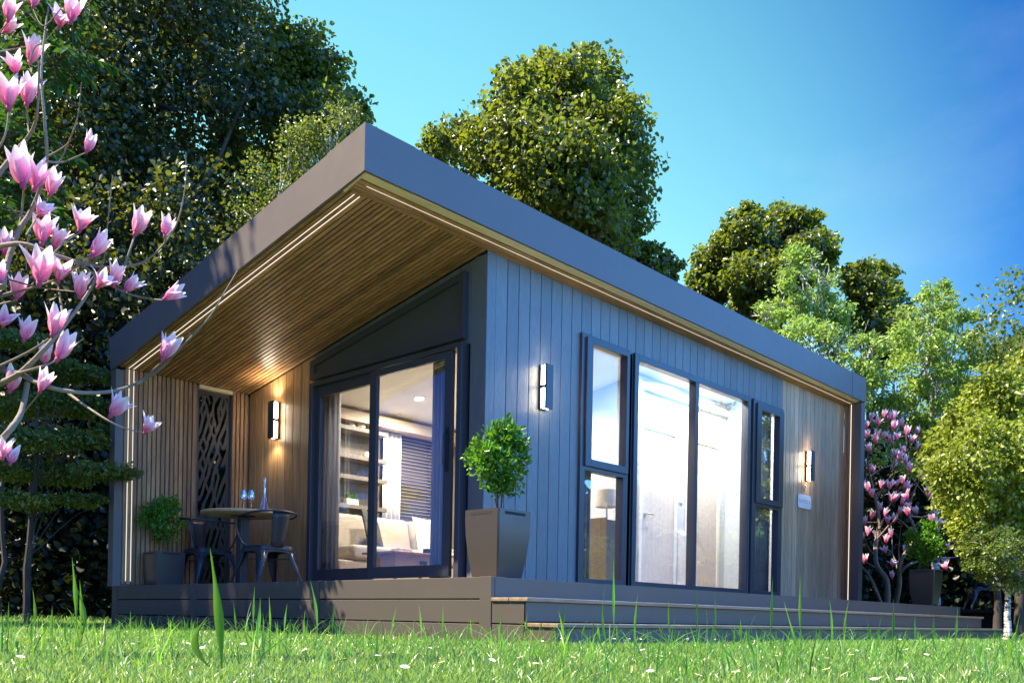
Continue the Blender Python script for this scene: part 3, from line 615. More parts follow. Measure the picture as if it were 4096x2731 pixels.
# ceiling downlights (lit)
def downlight(x, y, e, label, sz=.16):
    t = thing('ceiling_light', (x, y, zs(y) - .006), 0, label, 'ceiling light', 'round ceiling lights inside the garden house'); t.rotation_euler = (-math.atan(SL), 0, 0)
    b = MB(); b.lathe([(.055, -.004), (.075, -.004), (.078, 0)], seg=24); b.build('rim', M_METAL, t, smooth=True)
    b = MB(); b.lathe([(.001, -.003), (.055, -.003)], seg=24); b.build('light_disc', M_LAMP, t)
    l = bpy.data.lights.new('ceiling_light_beam', 'AREA'); l.shape = 'DISK'; l.size = sz; l.energy = e; l.color = (1, .95, .90) if y < 2.2 else (1, .88, .72)
    o = bpy.data.objects.new('ceiling_light_beam', l); S.collection.objects.link(o); o.location = (x, y, zs(y) - .03); o.parent = None
    l.spread = R(160)
downlight(2.5, 3.3, 34, 'round ceiling light above the coffee table')
downlight(3.15, 4.3, 32, 'round ceiling light near the bulkhead above the sofa')
downlight(4.2, 3.4, 15, 'round ceiling light by the white partition wall')
downlight(4.6, 2.05, 12, 'round ceiling light behind the middle bar of the big window')
downlight(5.5, 1.95, 22, 'round ceiling light above the nearer hall door')
downlight(6.3, 1.95, 18, 'round ceiling light above the farther hall door')

# ------------------------------------------------------------------ planters with bushes
PLM = plain('planter_taupe', (.052, .044, .040), .30, spec=.5, var=.03)
SOIL = plain('soil', (.03, .02, .015), .9, bs=1, bscale=40)
BARK = plain('bark_brown', (.16, .11, .07), .85, var=.4, bs=.9, bscale=60)
LBUSH = leafm('box_leaf', (.03, .11, .012), (.10, .28, .025), (.22, .5, .03), .34, .33)
def planter(name, x, y, side, h, label, tall):
    """near corner of the rim at x,y"""
    t = thing(name, (x + side / 2, y + side / 2, DK), 0, label, 'planter', 'square planters with round bushes on the deck')
    prof = [(.72, 0), (.78, .08), (.90, .35), (.98, .65), (1.0, .85), (1.0, 1.0)] if tall else [(.90, 0), (.93, .2), (.98, .5), (1, .8), (1.0, 1.0)]
    vs = []; fs = []; hs_ = side / 2
    for f_, z in prof:
        a = hs_ * f_; c = .03 * side
        for px, py in ((-a + c, -a), (a - c, -a), (a, -a + c), (a, a - c), (a - c, a), (-a + c, a), (-a, a - c), (-a, -a + c)): vs.append((px, py, z * h))
    n = len(prof)
    for i in range(n - 1): fs += [(i * 8 + k, i * 8 + (k + 1) % 8, (i + 1) * 8 + (k + 1) % 8, (i + 1) * 8 + k) for k in range(8)]
    o = len(vs)
    for z, ff in ((h, .93), (h * .9, .91)):
        a = hs_ * ff; c = .03 * side
        for px, py in ((-a + c, -a), (a - c, -a), (a, -a + c), (a, a - c), (a - c, a), (-a + c, a), (-a, a - c), (-a, -a + c)): vs.append((px, py, z))
    fs += [((n - 1) * 8 + k, (n - 1) * 8 + (k + 1) % 8, o + (k + 1) % 8, o + k) for k in range(8)] + [(o + k, o + (k + 1) % 8, o + 8 + (k + 1) % 8, o + 8 + k) for k in range(8)]
    b = MB(); b.add(vs, fs); pot = b.build('pot', PLM, t, smooth=True)
    b = MB(); b.add([(-a, -a, h * .9), (a, -a, h * .9), (a, a, h * .9), (-a, a, h * .9)], [(0, 1, 2, 3)]); b.build('soil', SOIL, t)
    for k in range(4):            # rim slots on each side
        b = MB(); q = hs_ + .0006; b.box(-hs_ * .62, hs_ * .62, -q - .0006, -q + .001, h * .925, h * .965); o_ = b.build('slot', M_DARK, t); o_.rotation_euler = (0, 0, k * math.pi / 2)
        b = MB(); b.box(-hs_ * .33, hs_ * .33, -hs_ * prof[0][0] - .0085, -hs_ * prof[0][0] + .005, 0.001, h * .055)
        o_ = b.build('slot', M_DARK, t); o_.rotation_euler = (0, 0, k * math.pi / 2)
    return t
def bush(t, h, hb, rx_, n, big, seed):
    rg = np.random.default_rng(seed); cz = h + hb * .53; st = MB()
    for k in range(4 if big else 3):
        a = rg.uniform(0, 6.28); st.tube([(.02 * math.cos(a), .02 * math.sin(a), h * .88), (.03 * math.cos(a), .03 * math.sin(a), h + .12), (.12 * math.cos(a), .12 * math.sin(a), cz + .1)], [.008, .007, .003], 6)
    st.build('stems', BARK, t)
    cl = rg.normal(size=(26, 3)); cl /= np.linalg.norm(cl, axis=1)[:, None]; cl *= rg.uniform(.55, .92, (26, 1))
    i = rg.integers(0, 26, n); d = rg.normal(size=(n, 3)); d /= np.linalg.norm(d, axis=1)[:, None]
    P = cl[i] * .78 + d * rg.uniform(.1, .36, (n, 1)); rad = np.array([rx_, rx_, hb * .5]); wz = (P[:, 2:3] + 1) / 2
    P[:, :2] *= (1.08 - .35 * np.abs(wz - .42))
    P = P * rad + np.array([0, 0, cz]); D = nrm(P - np.array([0, 0, cz - .15]) + rg.normal(size=(n, 3)) * .45 + np.array([0, 0, .25]))
    N = nrm(rg.normal(size=(n, 3)) + np.array([0, 0, .6]))
    L = rg.uniform(.035, .055, n) * (1 if big else .75)
    leaves('foliage', P, D, N, L, L * .52, LBUSH, t, cup=.22, rnd=rg.random(n))
t = planter('planter', .40, .335, .322, .475, 'tall tapered planter with a sunlit round bush at the deck corner', True); bush(t, .475, .65, .235, 1900, True, 1)
t = planter('planter', .255, 4.80, .30, .345, 'low square planter with a bush beside the slatted porch wall', False); bush(t, .345, .60, .25, 2600, False, 2)
t = planter('planter', 8.27, .19, .32, .475, 'tall dark planter with a bush at the far right end of the deck', True); bush(t, .475, .66, .30, 2200, True, 3)

# ------------------------------------------------------------------ chairs, table, glasses
CHM = plain('chair_steel_paint', (.024, .027, .034), .36, spec=.5, var=.04)
def make_chair(loc, rz, label, arms=True, group='metal cafe chairs'):
    t = thing('metal_chair', loc, rz, label, 'chair', group); h = .40; s = .18
    # seat: rounded dished plate with deep skirt
    def ring(a, z, r=.05, n=5):
        q = []
        for (cx, cy, a0) in ((a - r, a - r, 0), (-a + r, a - r, 90), (-a + r, -a + r, 180), (a - r, -a + r, 270)):
            for k in range(n + 1): g = R(a0 + 90 * k / n); q.append((cx + r * math.cos(g), cy + r * math.sin(g), z))
        return q
    rings = [ring(.02, h - .008, .01), ring(s * .82, h - .006, .045), ring(s * .93, h, .05), ring(s, h - .006, .055), ring(s + .006, h - .03, .055), ring(s + .010, h - .055, .055)]
    vs = sum(rings, []); n = len(rings[0]); fs = [tuple(range(n))]
    for i in range(len(rings) - 1): fs += [(i * n + k, (i + 1) * n + k, (i + 1) * n + (k + 1) % n, i * n + (k + 1) % n) for k in range(n)]
    b = MB(); b.add(vs, fs); o = b.build('seat', CHM, t, smooth=True); md = o.modifiers.new('s', 'SOLIDIFY'); md.thickness = .003; md.offset = -1
    # arched aprons
    for k in range(4):
        P = []; N = 14; w0 = s + .008
        for i in range(N + 1):
            u = -w0 + 2 * w0 * i / N; f_ = abs(u) / w0; zb = h - .062 - .11 * max(0, (f_ - .30) / .7) ** 2.2 * 1.0
            P += [(u, -w0 - .0035, h - .05), (u, -w0 - .0035 - (h - .05 - zb) * .10, zb)]
        b = MB(); b.add(P, [(2 * i, 2 * i + 1, 2 * i + 3, 2 * i + 2) for i in range(N)]); o = b.build('apron', CHM, t); o.rotation_euler = (0, 0, k * math.pi / 2)
        md = o.modifiers.new('s', 'SOLIDIFY'); md.thickness = .002
    # pressed sheet legs, tapering and splayed
    for sx in (-1, 1):
        for sy in (-1, 1):
            vs = []
            for z, wd, off in ((h - .05, .085, .0), (h - .15, .068, .012), (.10, .032, .050), (.012, .022, .066), (0, .022, .068)):
                cx, cy = sx * (s + .006 + off), sy * (s + .006 + off)
                vs += [(cx - sx * wd, cy, z), (cx - sx * wd * .45, cy + sy * .004, z), (cx - sx * .012, cy - sy * .0, z), (cx, cy - sy * .012, z), (cx + sx * .004, cy - sy * wd * .45, z), (cx, cy - sy * wd, z)]
            b = MB(); b.add(vs, [(i * 6 + k, i * 6 + k + 1, (i + 1) * 6 + k + 1, (i + 1) * 6 + k) for i in range(4) for k in range(5)])
            o = b.build('leg', CHM, t, smooth=True); md = o.modifiers.new('s', 'SOLIDIFY'); md.thickness = .003; md.offset = 0
            b = MB(); b.tube([(cx - sx * .010, cy - sy * .010, .0), (cx - sx * .010, cy - sy * .010, .02)], .013, 8); b.build('foot_cap', M_DARK, o)
    b = MB(); zc = .27; a = s + .018; b.tube([(-a, -a, zc), (a, a, zc)], .006, 6); b.tube([(-a, a, zc + .003), (a, -a, zc + .003)], .006, 6); b.build('cross_brace', CHM, t)
    if arms:
        P = [(-s + .02, .08, h - .012), (-s - .02, .12, h + .03), (-s - .065, .145, h + .16), (-s - .072, .13, h + .255), (-s - .075, .09, h + .275), (-s - .075, -.04, h + .285)]
        arc = []
        for k in range(9): g = R(180 + 180 * k / 8); arc.append(((s + .072) * math.cos(g), -.06 + .195 * math.sin(g), h + .288 + .03 * math.sin(math.pi * k / 8)))
        P = P + arc + [(-x_, y_, z_) for x_, y_, z_ in reversed(P)]
        C_ = [Vector(p) for p in P]; sm = []
        for i in range(len(C_) - 1):
            p0, p1, p2, p3 = C_[max(i - 1, 0)], C_[i], C_[i + 1], C_[min(i + 2, len(C_) - 1)]
            for k in range(4):
                u = k / 4; sm.append(.5 * ((2 * p1) + (p2 - p0) * u + (2 * p0 - 5 * p1 + 4 * p2 - p3) * u * u + (3 * p1 - p0 - 3 * p2 + p3) * u ** 3))
        sm.append(C_[-1]); b = MB(); b.tube(sm, .0105, 10); b.build('arm_hoop', CHM, t, smooth=True)
        top, ty = h + .312, -.235
    else:
        top, ty = h + .42, -.27; b = MB(); b.tube([(-s + .02, -s + .01, h - .01), (-s + .01, -.24, h + .2), (-s + .02, ty, top - .03), (-s + .06, ty - .005, top), (s - .06, ty - .005, top), (s - .02, ty, top - .03), (s - .01, -.24, h + .2), (s - .02, -s + .01, h - .01)], .0105, 8); b.build('back_frame', CHM, t, smooth=True)
    vs = []
    for i in range(7):
        f_ = i / 6; z = h - .02 + (top - h + .018) * f_; y = -s + .004 + (ty + s - .004) * f_; w = .072 + .026 * f_
        for u in (-1, -.5, 0, .5, 1): vs.append((u * w, y - .014 * (1 - u * u), z))
    b = MB(); b.add(vs, [(i * 5 + k, i * 5 + k + 1, (i + 1) * 5 + k + 1, (i + 1) * 5 + k) for i in range(6) for k in range(4)])
    o = b.build('backrest', CHM, t, smooth=True); md = o.modifiers.new('s', 'SOLIDIFY'); md.thickness = .003
    return t
make_chair((.905, 3.885, DK), 0, 'dark metal armchair on the near side of the porch table')
make_chair((.79, 4.80, DK), math.pi, 'dark metal armchair behind the porch table by the cut out screen')
t = thing('bistro_table', (.885, 4.30, DK), 0, 'round bistro table with pale wood top and dark square post on the porch', 'table')
b = MB(); b.lathe([(.001, .715), (.385, .715), (.398, .722), (.402, .732), (.398, .742), (.385, .745), (.001, .745)], seg=64); b.build('table_top', wood('bistro_top', [(.42, .28, .15), (.55, .39, .22), (.64, .48, .3)], (1, 8, 8), varr=.05), t, smooth=True)
b = MB(); b.box(-.045, .045, -.045, .045, .02, .700); b.box(-.09, .09, -.09, .09, .7005, .7145); b.build('post', M_FRAME, t, bev=.004)
b = MB(); b.box(-.2, .2, -.2, .2, 0, .018); b.build('foot_plate', M_FRAME, t, bev=.003)
ZT = DK + .745
def wine(x, y, label):
    b = MB(); b.lathe([(.001, .001), (.030, .001), (.032, .003), (.006, .008), (.0035, .02), (.0035, .085), (.012, .095), (.030, .115), (.036, .145), (.034, .18), (.028, .215), (.0275, .215), (.033, .18), (.0345, .145), (.029, .117), (.010, .098), (.001, .096)], (x, y, ZT), 32)
    tag(b.build('wine_glass', M_CLEAR, smooth=True), label, 'wine glass', 'wine glasses on the porch table')
wine(.86, 4.25, 'clear wine glass on the porch table, farther from the carafe'); wine(.915, 4.20, 'clear wine glass on the porch table, nearer the carafe')
t = thing('carafe', (1.02, 4.13, ZT), 0, 'tall clear glass carafe with stopper on the porch table', 'carafe')
b = MB(); b.lathe([(.001, .001), (.070, .001), (.072, .004), (.050, .06), (.028, .13), (.017, .17), (.0145, .20), (.0150, .26), (.020, .285), (.0185, .285), (.0135, .26), (.013, .20), (.0155, .17), (.0265, .13), (.0485, .06), (.069, .006), (.001, .004)], seg=40); b.build('flask', M_CLEAR, t, smooth=True)
b = MB(); b.lathe([(.001, .27), (.012, .27), (.0125, .29), (.021, .345), (.020, .347), (.001, .347)], seg=24); b.build('stopper', M_CLEAR, t, smooth=True)
# far right: a chair and low table on a dark terrace
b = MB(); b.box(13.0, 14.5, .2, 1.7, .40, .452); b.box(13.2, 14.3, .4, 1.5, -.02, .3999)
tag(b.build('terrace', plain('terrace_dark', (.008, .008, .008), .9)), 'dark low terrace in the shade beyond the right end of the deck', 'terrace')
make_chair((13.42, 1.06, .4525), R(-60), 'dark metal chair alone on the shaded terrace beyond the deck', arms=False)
t = thing('low_table', (13.9, .52, .4525), 0, 'low square brown table at the right edge on the shaded terrace', 'table')
b = MB(); b.box(-.25, .25, -.25, .25, .035, .05); b.build('table_top', OAK, t, bev=.004); b = MB(); b.box(-.04, .04, -.04, .04, 0, .034); b.build('leg', M_FRAME, t)
# ------------------------------------------------------------------ trees
BIRCH, t = new_mat('birch_bark'); p = nd(t, 'ShaderNodeBsdfPrincipled'); v = coords(t, (1, 1, 3)); n1 = noise(t, v, 9, 5, .7); n2 = noise(t, coords(t), 30, 4)
c1 = ramp(t, n1, [(.44, (.05, .045, .04)), (.5, (.6, .58, .53))]); c2 = ramp(t, n2, [(.3, (.7, .7, .7)), (.7, (1, 1, 1))]); lk(t, mixc(t, c1, c2, 1., 'MULTIPLY'), p.inputs['Base Color']); p.inputs['Roughness'].default_value = .8; out(t, p.outputs[0])
DBARK = plain('bark_dark', (.05, .04, .032), .9, var=.4, bs=.9, bscale=50)
L_LIME = leafm('lime_tree_leaf', (.014, .030, .007), (.036, .066, .014), (.30, .34, .03), .24, .36, .55)
L_POP = leafm('poplar_leaf', (.022, .045, .010), (.07, .11, .018), (.40, .50, .03), .36, .36, .55)
L_LIGHT = leafm('light_birch_leaf', (.11, .20, .03), (.28, .42, .08), (.45, .66, .11), .42, .38, .5)
L_YEL = leafm('yellow_birch_leaf', (.09, .13, .015), (.24, .30, .035), (.50, .62, .04), .36, .38, .5)
L_UND = leafm('understorey_leaf', (.035, .07, .012), (.10, .15, .025), (.35, .45, .05), .35, .38, .5)
L_ASH = leafm('ash_leaf', (.015, .05, .012), (.035, .10, .02), (.12, .30, .03), .25, .4, .4)
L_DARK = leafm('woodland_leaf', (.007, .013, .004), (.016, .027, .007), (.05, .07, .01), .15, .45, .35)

def crown(blobs, n, leaf, mat, parent, seed, clumps=14, droop=.5, fill=.25, name='crown', ratio=.8, clr=.42, out_b=.55):
    """blobs: (centre, radius[, zscale]); leaves sit in clumps spread over each blob's surface and inside it"""
    rg = np.random.default_rng(seed); tot = sum(b[1] ** 2 for b in blobs); Ps = []; Ds = []; Ns = []; Rn = []
    for b in blobs:
        c = np.array(b[0]); r = b[1]; k = int(n * r * r / tot); zsc = b[2] if len(b) > 2 else 1.
        nc = max(6, int(clumps * max(1, r)))
        cc = rg.normal(size=(nc, 3)); cc /= np.linalg.norm(cc, axis=1)[:, None]; cc *= rg.uniform(.62, .98, (nc, 1)); cr = rg.uniform(.6, 1.25, nc) * clr
        i = rg.integers(0, nc, k); d = rg.normal(size=(k, 3)); d /= np.linalg.norm(d, axis=1)[:, None]
        q = cc[i] + d * (cr[i] * rg.uniform(.25, 1, k) ** .6)[:, None] * np.array([1, 1, .7])
        kf = int(k * fill); q[:kf] = d[:kf] * (rg.random(kf) ** .4)[:, None] * .85
        o = nrm(q + .001); P = c + q * r * np.array([1, 1, zsc])
        D = nrm(rg.normal(size=(k, 3)) * .8 + o * out_b - np.array([0, 0, droop])); N = nrm(rg.normal(size=(k, 3)) * .9 + o * .7 + np.array([0, 0, .5]))
        cl = rg.random(nc); Ps.append(P); Ds.append(D); Ns.append(N); Rn.append(np.clip(cl[i] * .5 + rg.random(k) * .6, 0, 1))
    P, D, N, Rn = map(np.concatenate, (Ps, Ds, Ns, Rn)); L = leaf * rg.uniform(.65, 1.2, len(P))
    return leaves(name, P, D, N, L, L * ratio, mat, parent, cup=.18, rnd=Rn)
def wig(a, b, n, amp, rg):
    a, b = Vector(a), Vector(b); return [a.lerp(b, i / n) + Vector(rg.normal(size=3)) * (amp if 0 < i < n else 0) for i in range(n + 1)]
def tree(name, base, top, blobs, n, leaf, mat, label, seed, r0=.18, bark=None, limbs=10, group=None, cat='tree', twigs=0, **kw):
    rg = np.random.default_rng(seed); base = Vector(base); top = Vector(top)
    t = thing(name, base, 0, label, cat, group); b = MB(); tr = wig((0, 0, 0), top - base, 7, .06 * r0 * 4, rg); tr[0] = Vector((0, 0, -.05))
    b.tube(tr, [r0 * (1 - .8 * i / 7) * (1.15 if i == 0 else 1) for i in range(8)], 10)
    for k in range(limbs):
        bl = blobs[k % len(blobs)]; i = int(rg.integers(2, 7)); e = Vector(bl[0]) - base + Vector(rg.normal(size=3)) * bl[1] * .22
        s = tr[i]
        b.tube(wig(s, e, 5, .10 * bl[1], rg), [r0 * .32 * (1 - .16 * j) for j in range(6)], 6)
    for k in range(twigs):
        bl = blobs[k % len(blobs)]; c = Vector(bl[0]) - base; d = Vector(rg.normal(size=3)).normalized(); d.z = abs(d.z) * .8
        b.tube(wig(c + d * bl[1] * .1 - Vector((0, 0, bl[1] * .5)), c + d * bl[1] * .98, 3, .05, rg), [.014, .010, .007, .003], 4)
    b.build('trunk', bark or DBARK, t, smooth=True)
    crown([(tuple(Vector(x[0]) - base),) + tuple(x[1:]) for x in blobs], n, leaf, mat, t, seed + 50, **kw)
    return t
def bl(lst, d, spread=1.2, seed=3):
    """(x, y, radius) read off the photograph (2352 wide) at depth d, spread a little in depth"""
    rg = random.Random(seed); o = []
    for (x, y, r_) in lst:
        dd = d + rg.uniform(-spread, spread); o.append((tuple(pd(x, y, dd)), r_ * K / FPX * dd))
    return o
def gnd(x, d): q = pd(x, 1455, d); return (q.x, q.y, 0)
FG = 'tall trees standing behind the garden house'
tree('tall_tree', gnd(150, 17), pd(250, -150, 17), bl([(60, 150, 250), (300, 60, 260), (120, 420, 260), (400, 330, 230), (480, 90, 160), (250, 640, 240), (480, 560, 170), (60, 700, 230), (560, 200, 110), (420, 740, 150), (130, 900, 200), (300, -180, 260), (500, -120, 150)], 17, 1.6), 74000, .10, L_LIME,
     'huge dark round leaved tree filling the upper left behind the magnolia', 21, r0=.35, limbs=16, group=FG, clumps=16)
tree('tall_tree', gnd(700, 18), pd(690, 100, 18), bl([(690, 110, 62), (720, 170, 80), (650, 210, 90), (770, 230, 66), (815, 262, 36), (620, 110, 70), (730, 290, 90), (600, 330, 110), (590, 470, 110)], 18, .8), 20000, .10, L_POP,
     'dark tree with sunlit right edge just left of the roof corner', 22, r0=.2, group=FG, clumps=20, clr=.5)
tree('small_leaf_tree', gnd(690, 14.5), pd(700, 330, 14.5), bl([(760, 300, 55), (700, 350, 75), (640, 420, 80), (790, 270, 40), (600, 480, 70)], 14.5, .6), 5200, .05, L_UND,
     'slender small leaved tree rising right behind the roof corner', 23, r0=.08, bark=BIRCH, limbs=12, clumps=10, twigs=14, clr=.5, group=FG)
tree('round_tree', gnd(1300, 15.5), pd(1290, 250, 15.5), bl([(1290, 360, 150), (1285, 300, 130), (1280, 200, 92), (1330, 480, 110), (1300, 260, 110), (1210, 320, 90), (1280, 400, 110), (1360, 215, 80), (1190, 240, 82), (1410, 300, 84), (1300, 330, 130), (1120, 330, 78), (1050, 330, 55), (1000, 335, 40), (1430, 400, 76), (1350, 450, 110), (1210, 420, 100), (1430, 500, 62), (1420, 570, 50), (1250, 145, 38), (1350, 140, 36)], 15.5, 1.0), 52000, .09, L_POP,
     'big round tree standing alone against the sky behind the long roof', 24, r0=.22, limbs=22, group=FG, clumps=24, fill=.3, clr=.5)
tree('round_tree', gnd(1500, 17), pd(1500, 590, 17), bl([(1500, 600, 42), (1530, 620, 34), (1465, 585, 30), (1500, 650, 50)], 17, .4), 2600, .10, L_POP,
     'small tree top peeping over the roof right of the big round tree', 25, r0=.1, limbs=6, group=FG, clumps=8)
tree('round_tree', gnd(1740, 19), pd(1740, 540, 19), bl([(1720, 545, 66), (1800, 530, 60), (1850, 520, 34), (1660, 600, 64), (1630, 660, 50), (1750, 640, 90), (1850, 590, 66), (1880, 570, 36), (1830, 500, 25), (1720, 490, 26)], 19, 1.0), 24000, .10, L_POP,
     'dark green round crown behind the pale birch over the roof', 26, r0=.22, limbs=14, group=FG, clumps=22, clr=.5)
tree('round_tree', gnd(2010, 20), pd(2000, 700, 20), bl([(1985, 650, 46), (2025, 640, 34), (2000, 720, 66), (2050, 700, 44), (1960, 640, 30), (2040, 770, 60)], 20, .7), 11000, .10, L_POP,
     'dark tree top between the two pale birches', 27, r0=.2, limbs=10, group=FG, clumps=22, clr=.5)
BG = 'pale birches to the right of the garden house'
tree('birch_tree', gnd(1900, 14.5), pd(1880, 620, 14.5), bl([(1850, 620, 56), (1900, 650, 50), (1800, 700, 60), (1870, 730, 80), (1940, 760, 60), (1990, 800, 50), (1850, 800, 80), (1930, 850, 80), (1970, 900, 70), (1760, 720, 36), (1830, 600, 30)], 14.5, .8), 11000, .075, L_LIGHT,
     'bright pale green birch rising over the right part of the roof', 28, r0=.07, bark=BIRCH, limbs=26, twigs=60, group=BG, clumps=9, ratio=.5, fill=.12, clr=.40)
tree('birch_tree', gnd(2152, 15), pd(2135, 720, 15), bl([(2130, 710, 52), (2175, 700, 40), (2150, 690, 44), (2205, 745, 52), (2240, 800, 46), (2235, 930, 56), (2120, 760, 60), (2100, 790, 66), (2190, 790, 60), (2150, 860, 90), (2230, 860, 44), (2060, 880, 80), (2180, 940, 90), (2060, 960, 60), (2120, 1010, 80), (2040, 1040, 40), (2250, 900, 40)], 15, .8), 16000, .075, L_LIGHT,
     'bright pale green birch with white trunk behind the right magnolia', 29, r0=.075, bark=BIRCH, limbs=26, twigs=60, group=BG, clumps=9, ratio=.5, fill=.12, clr=.40)
tree('bushy_tree', gnd(2290, 11.5), pd(2300, 900, 11.5), bl([(2300, 900, 60), (2250, 960, 70), (2340, 930, 90), (2200, 1000, 55), (2170, 1040, 50), (2300, 1040, 110), (2240, 1080, 90), (2200, 1120, 60), (2360, 1100, 100), (2180, 1080, 50), (2290, 1150, 90), (2270, 1210, 70), (2350, 1200, 80), (2380, 850, 60), (2210, 1190, 40), (2260, 1250, 40)], 11.5, .9), 36000, .055, L_YEL,
     'dense yellow green tree at the right edge of the picture', 30, r0=.05, limbs=12, twigs=20, clumps=34, fill=.2, clr=.5, droop=.9)
tree('round_tree', gnd(2360, 17), pd(2350, 830, 17), bl([(2330, 830, 44), (2370, 800, 60), (2300, 860, 40), (2345, 790, 24)], 17, .5), 4200, .09, L_POP,
     'dark tree top at the far right above the yellow green tree', 31, r0=.06, limbs=6, group=FG, clumps=9)
tree('young_birch', gnd(2313, 10.2), pd(2316, 1240, 10.2), bl([(2310, 1270, 60), (2260, 1280, 46), (2350, 1300, 60), (2300, 1320, 40), (2240, 1240, 40)], 10.2, .3), 5200, .036, L_UND,
     'young birch with thin white trunk beyond the end of the steps', 32, r0=.045, bark=BIRCH, limbs=18, clumps=12)
b = thing('old_trunk_tree', gnd(2340, 14), 0, 'thick rough brown tree trunk behind the young birch at the right edge', 'tree')
q = MB(); q.tube([(0, 0, -.1), (.03, 0, 1.5), (0, .05, 3.2), (.2, 0, 5)], [.075, .062, .055, .04], 12); q.build('trunk', plain('rough_bark', (.07, .055, .04), .9, var=.5, bs=1, bscale=25), b, smooth=True)
crown([((0, 0, 4.6), .9)], 1500, .07, L_UND, b, 77)
# tiered understorey tree at the left
tiers = [(150, 850, 60), (60, 870, 70), (220, 860, 46), (20, 940, 60), (110, 930, 70), (210, 940, 60), (60, 1010, 70), (170, 1010, 66), (260, 990, 40), (20, 1080, 60), (130, 1090, 70), (240, 1080, 56), (290, 1085, 30), (60, 1150, 60), (190, 1150, 50), (20, 780, 60), (120, 790, 50)]
tree('tiered_tree', gnd(60, 8.9), pd(90, 880, 8.9), [(c, r_, .30) for c, r_ in bl(tiers, 8.9, .45, 5)], 24000, .036, L_UND,
     'small tiered tree with fine leaves left of the slatted porch wall', 33, r0=.024, bark=DBARK, limbs=20, clumps=40, droop=.1, fill=.12, clr=.62, out_b=.3)
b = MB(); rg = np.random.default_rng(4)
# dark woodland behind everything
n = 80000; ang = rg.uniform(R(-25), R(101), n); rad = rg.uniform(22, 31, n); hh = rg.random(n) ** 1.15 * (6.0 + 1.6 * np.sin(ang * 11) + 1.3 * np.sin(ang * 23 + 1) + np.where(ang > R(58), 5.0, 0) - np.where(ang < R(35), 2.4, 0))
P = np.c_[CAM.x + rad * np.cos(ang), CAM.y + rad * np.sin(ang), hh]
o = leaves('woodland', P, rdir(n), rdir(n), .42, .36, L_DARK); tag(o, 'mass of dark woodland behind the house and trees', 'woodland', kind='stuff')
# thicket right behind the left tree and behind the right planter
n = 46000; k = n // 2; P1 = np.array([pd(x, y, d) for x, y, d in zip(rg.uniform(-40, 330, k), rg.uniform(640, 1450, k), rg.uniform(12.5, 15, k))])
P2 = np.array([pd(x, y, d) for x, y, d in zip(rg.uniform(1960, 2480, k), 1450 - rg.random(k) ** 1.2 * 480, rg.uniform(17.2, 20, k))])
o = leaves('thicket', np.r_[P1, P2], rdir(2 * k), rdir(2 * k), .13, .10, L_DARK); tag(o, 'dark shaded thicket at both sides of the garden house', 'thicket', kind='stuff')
for (x, d, tp, r_) in ((60, 12, 1050, .05), (150, 13, 1000, .10), (95, 13.5, 980, .04), (0, 11.5, 1000, .04)):
    q = thing('bare_trunk', gnd(x, d), 0, None, 'tree'); mbx = MB(); e = pd(x + 12, tp, d) - Vector(gnd(x, d)); mbx.tube(wig((0, 0, -.05), e, 6, .04, rg), [r_ * (1 - .08 * i) for i in range(7)], 8)
    mbx.build('trunk', DBARK, q, smooth=True)
    crown([(tuple(e), .7, .5)], 700, .07, L_DARK, q, int(x) + 3)
    q['label'] = {60: 'dark bare tree trunk in the left shade, thinner and nearer', 150: 'thickest dark tree trunk in the left shade near the porch wall', 95: 'thin dark trunk between two others in the left shade', 0: 'dark trunk at the very left edge in the shade'}[x]
    q['group'] = 'dark trunks in the shade at the left'
# trees beyond the frame that shade the porch and stand in the window reflections
tree('garden_tree', (-6.2, 8.6, 0), (-5.0, 8.0, 9.4), [((-4.6, 7.4, 10.2), 1.5), ((-5.0, 8.5, 9.6), 1.6), ((-5.2, 7.1, 8.9), 1.4), ((-5.2, 8.6, 8.3), 1.2), ((-4.3, 8.4, 10.6), 1.3), ((-3.7, 6.9, 9.3), 1.0), ((-3.8, 7.9, 9.1), 1.1)], 26000, .115, L_LIME,
     'leafy tree left of the garden house whose shade falls on the porch', 41, r0=.16, limbs=16, clumps=12)
tree('garden_tree', (15.6, -3.0, 0), (15.6, -3.0, 5.0), [((15.6, -3, 3.6), 1.1), ((15.9, -2.7, 4.8), .9), ((15.3, -3.4, 2.4), .9)], 9000, .10, L_POP,
     'leafy tree mirrored in the tall windows, standing right of the lawn', 42, r0=.14, limbs=14, clumps=10)
tree('garden_tree', (12.2, -5.6, 0), (12.2, -5.6, 2.2), [((12.2, -5.6, 1.5), .7), ((12.7, -5.3, 1.0), .6), ((11.6, -5.9, 1.0), .6), ((12.3, -5.0, .8), .6)], 6000, .08, L_UND,
     'low bushy tree mirrored in the lower window panes', 43, r0=.07, limbs=10, clumps=10)
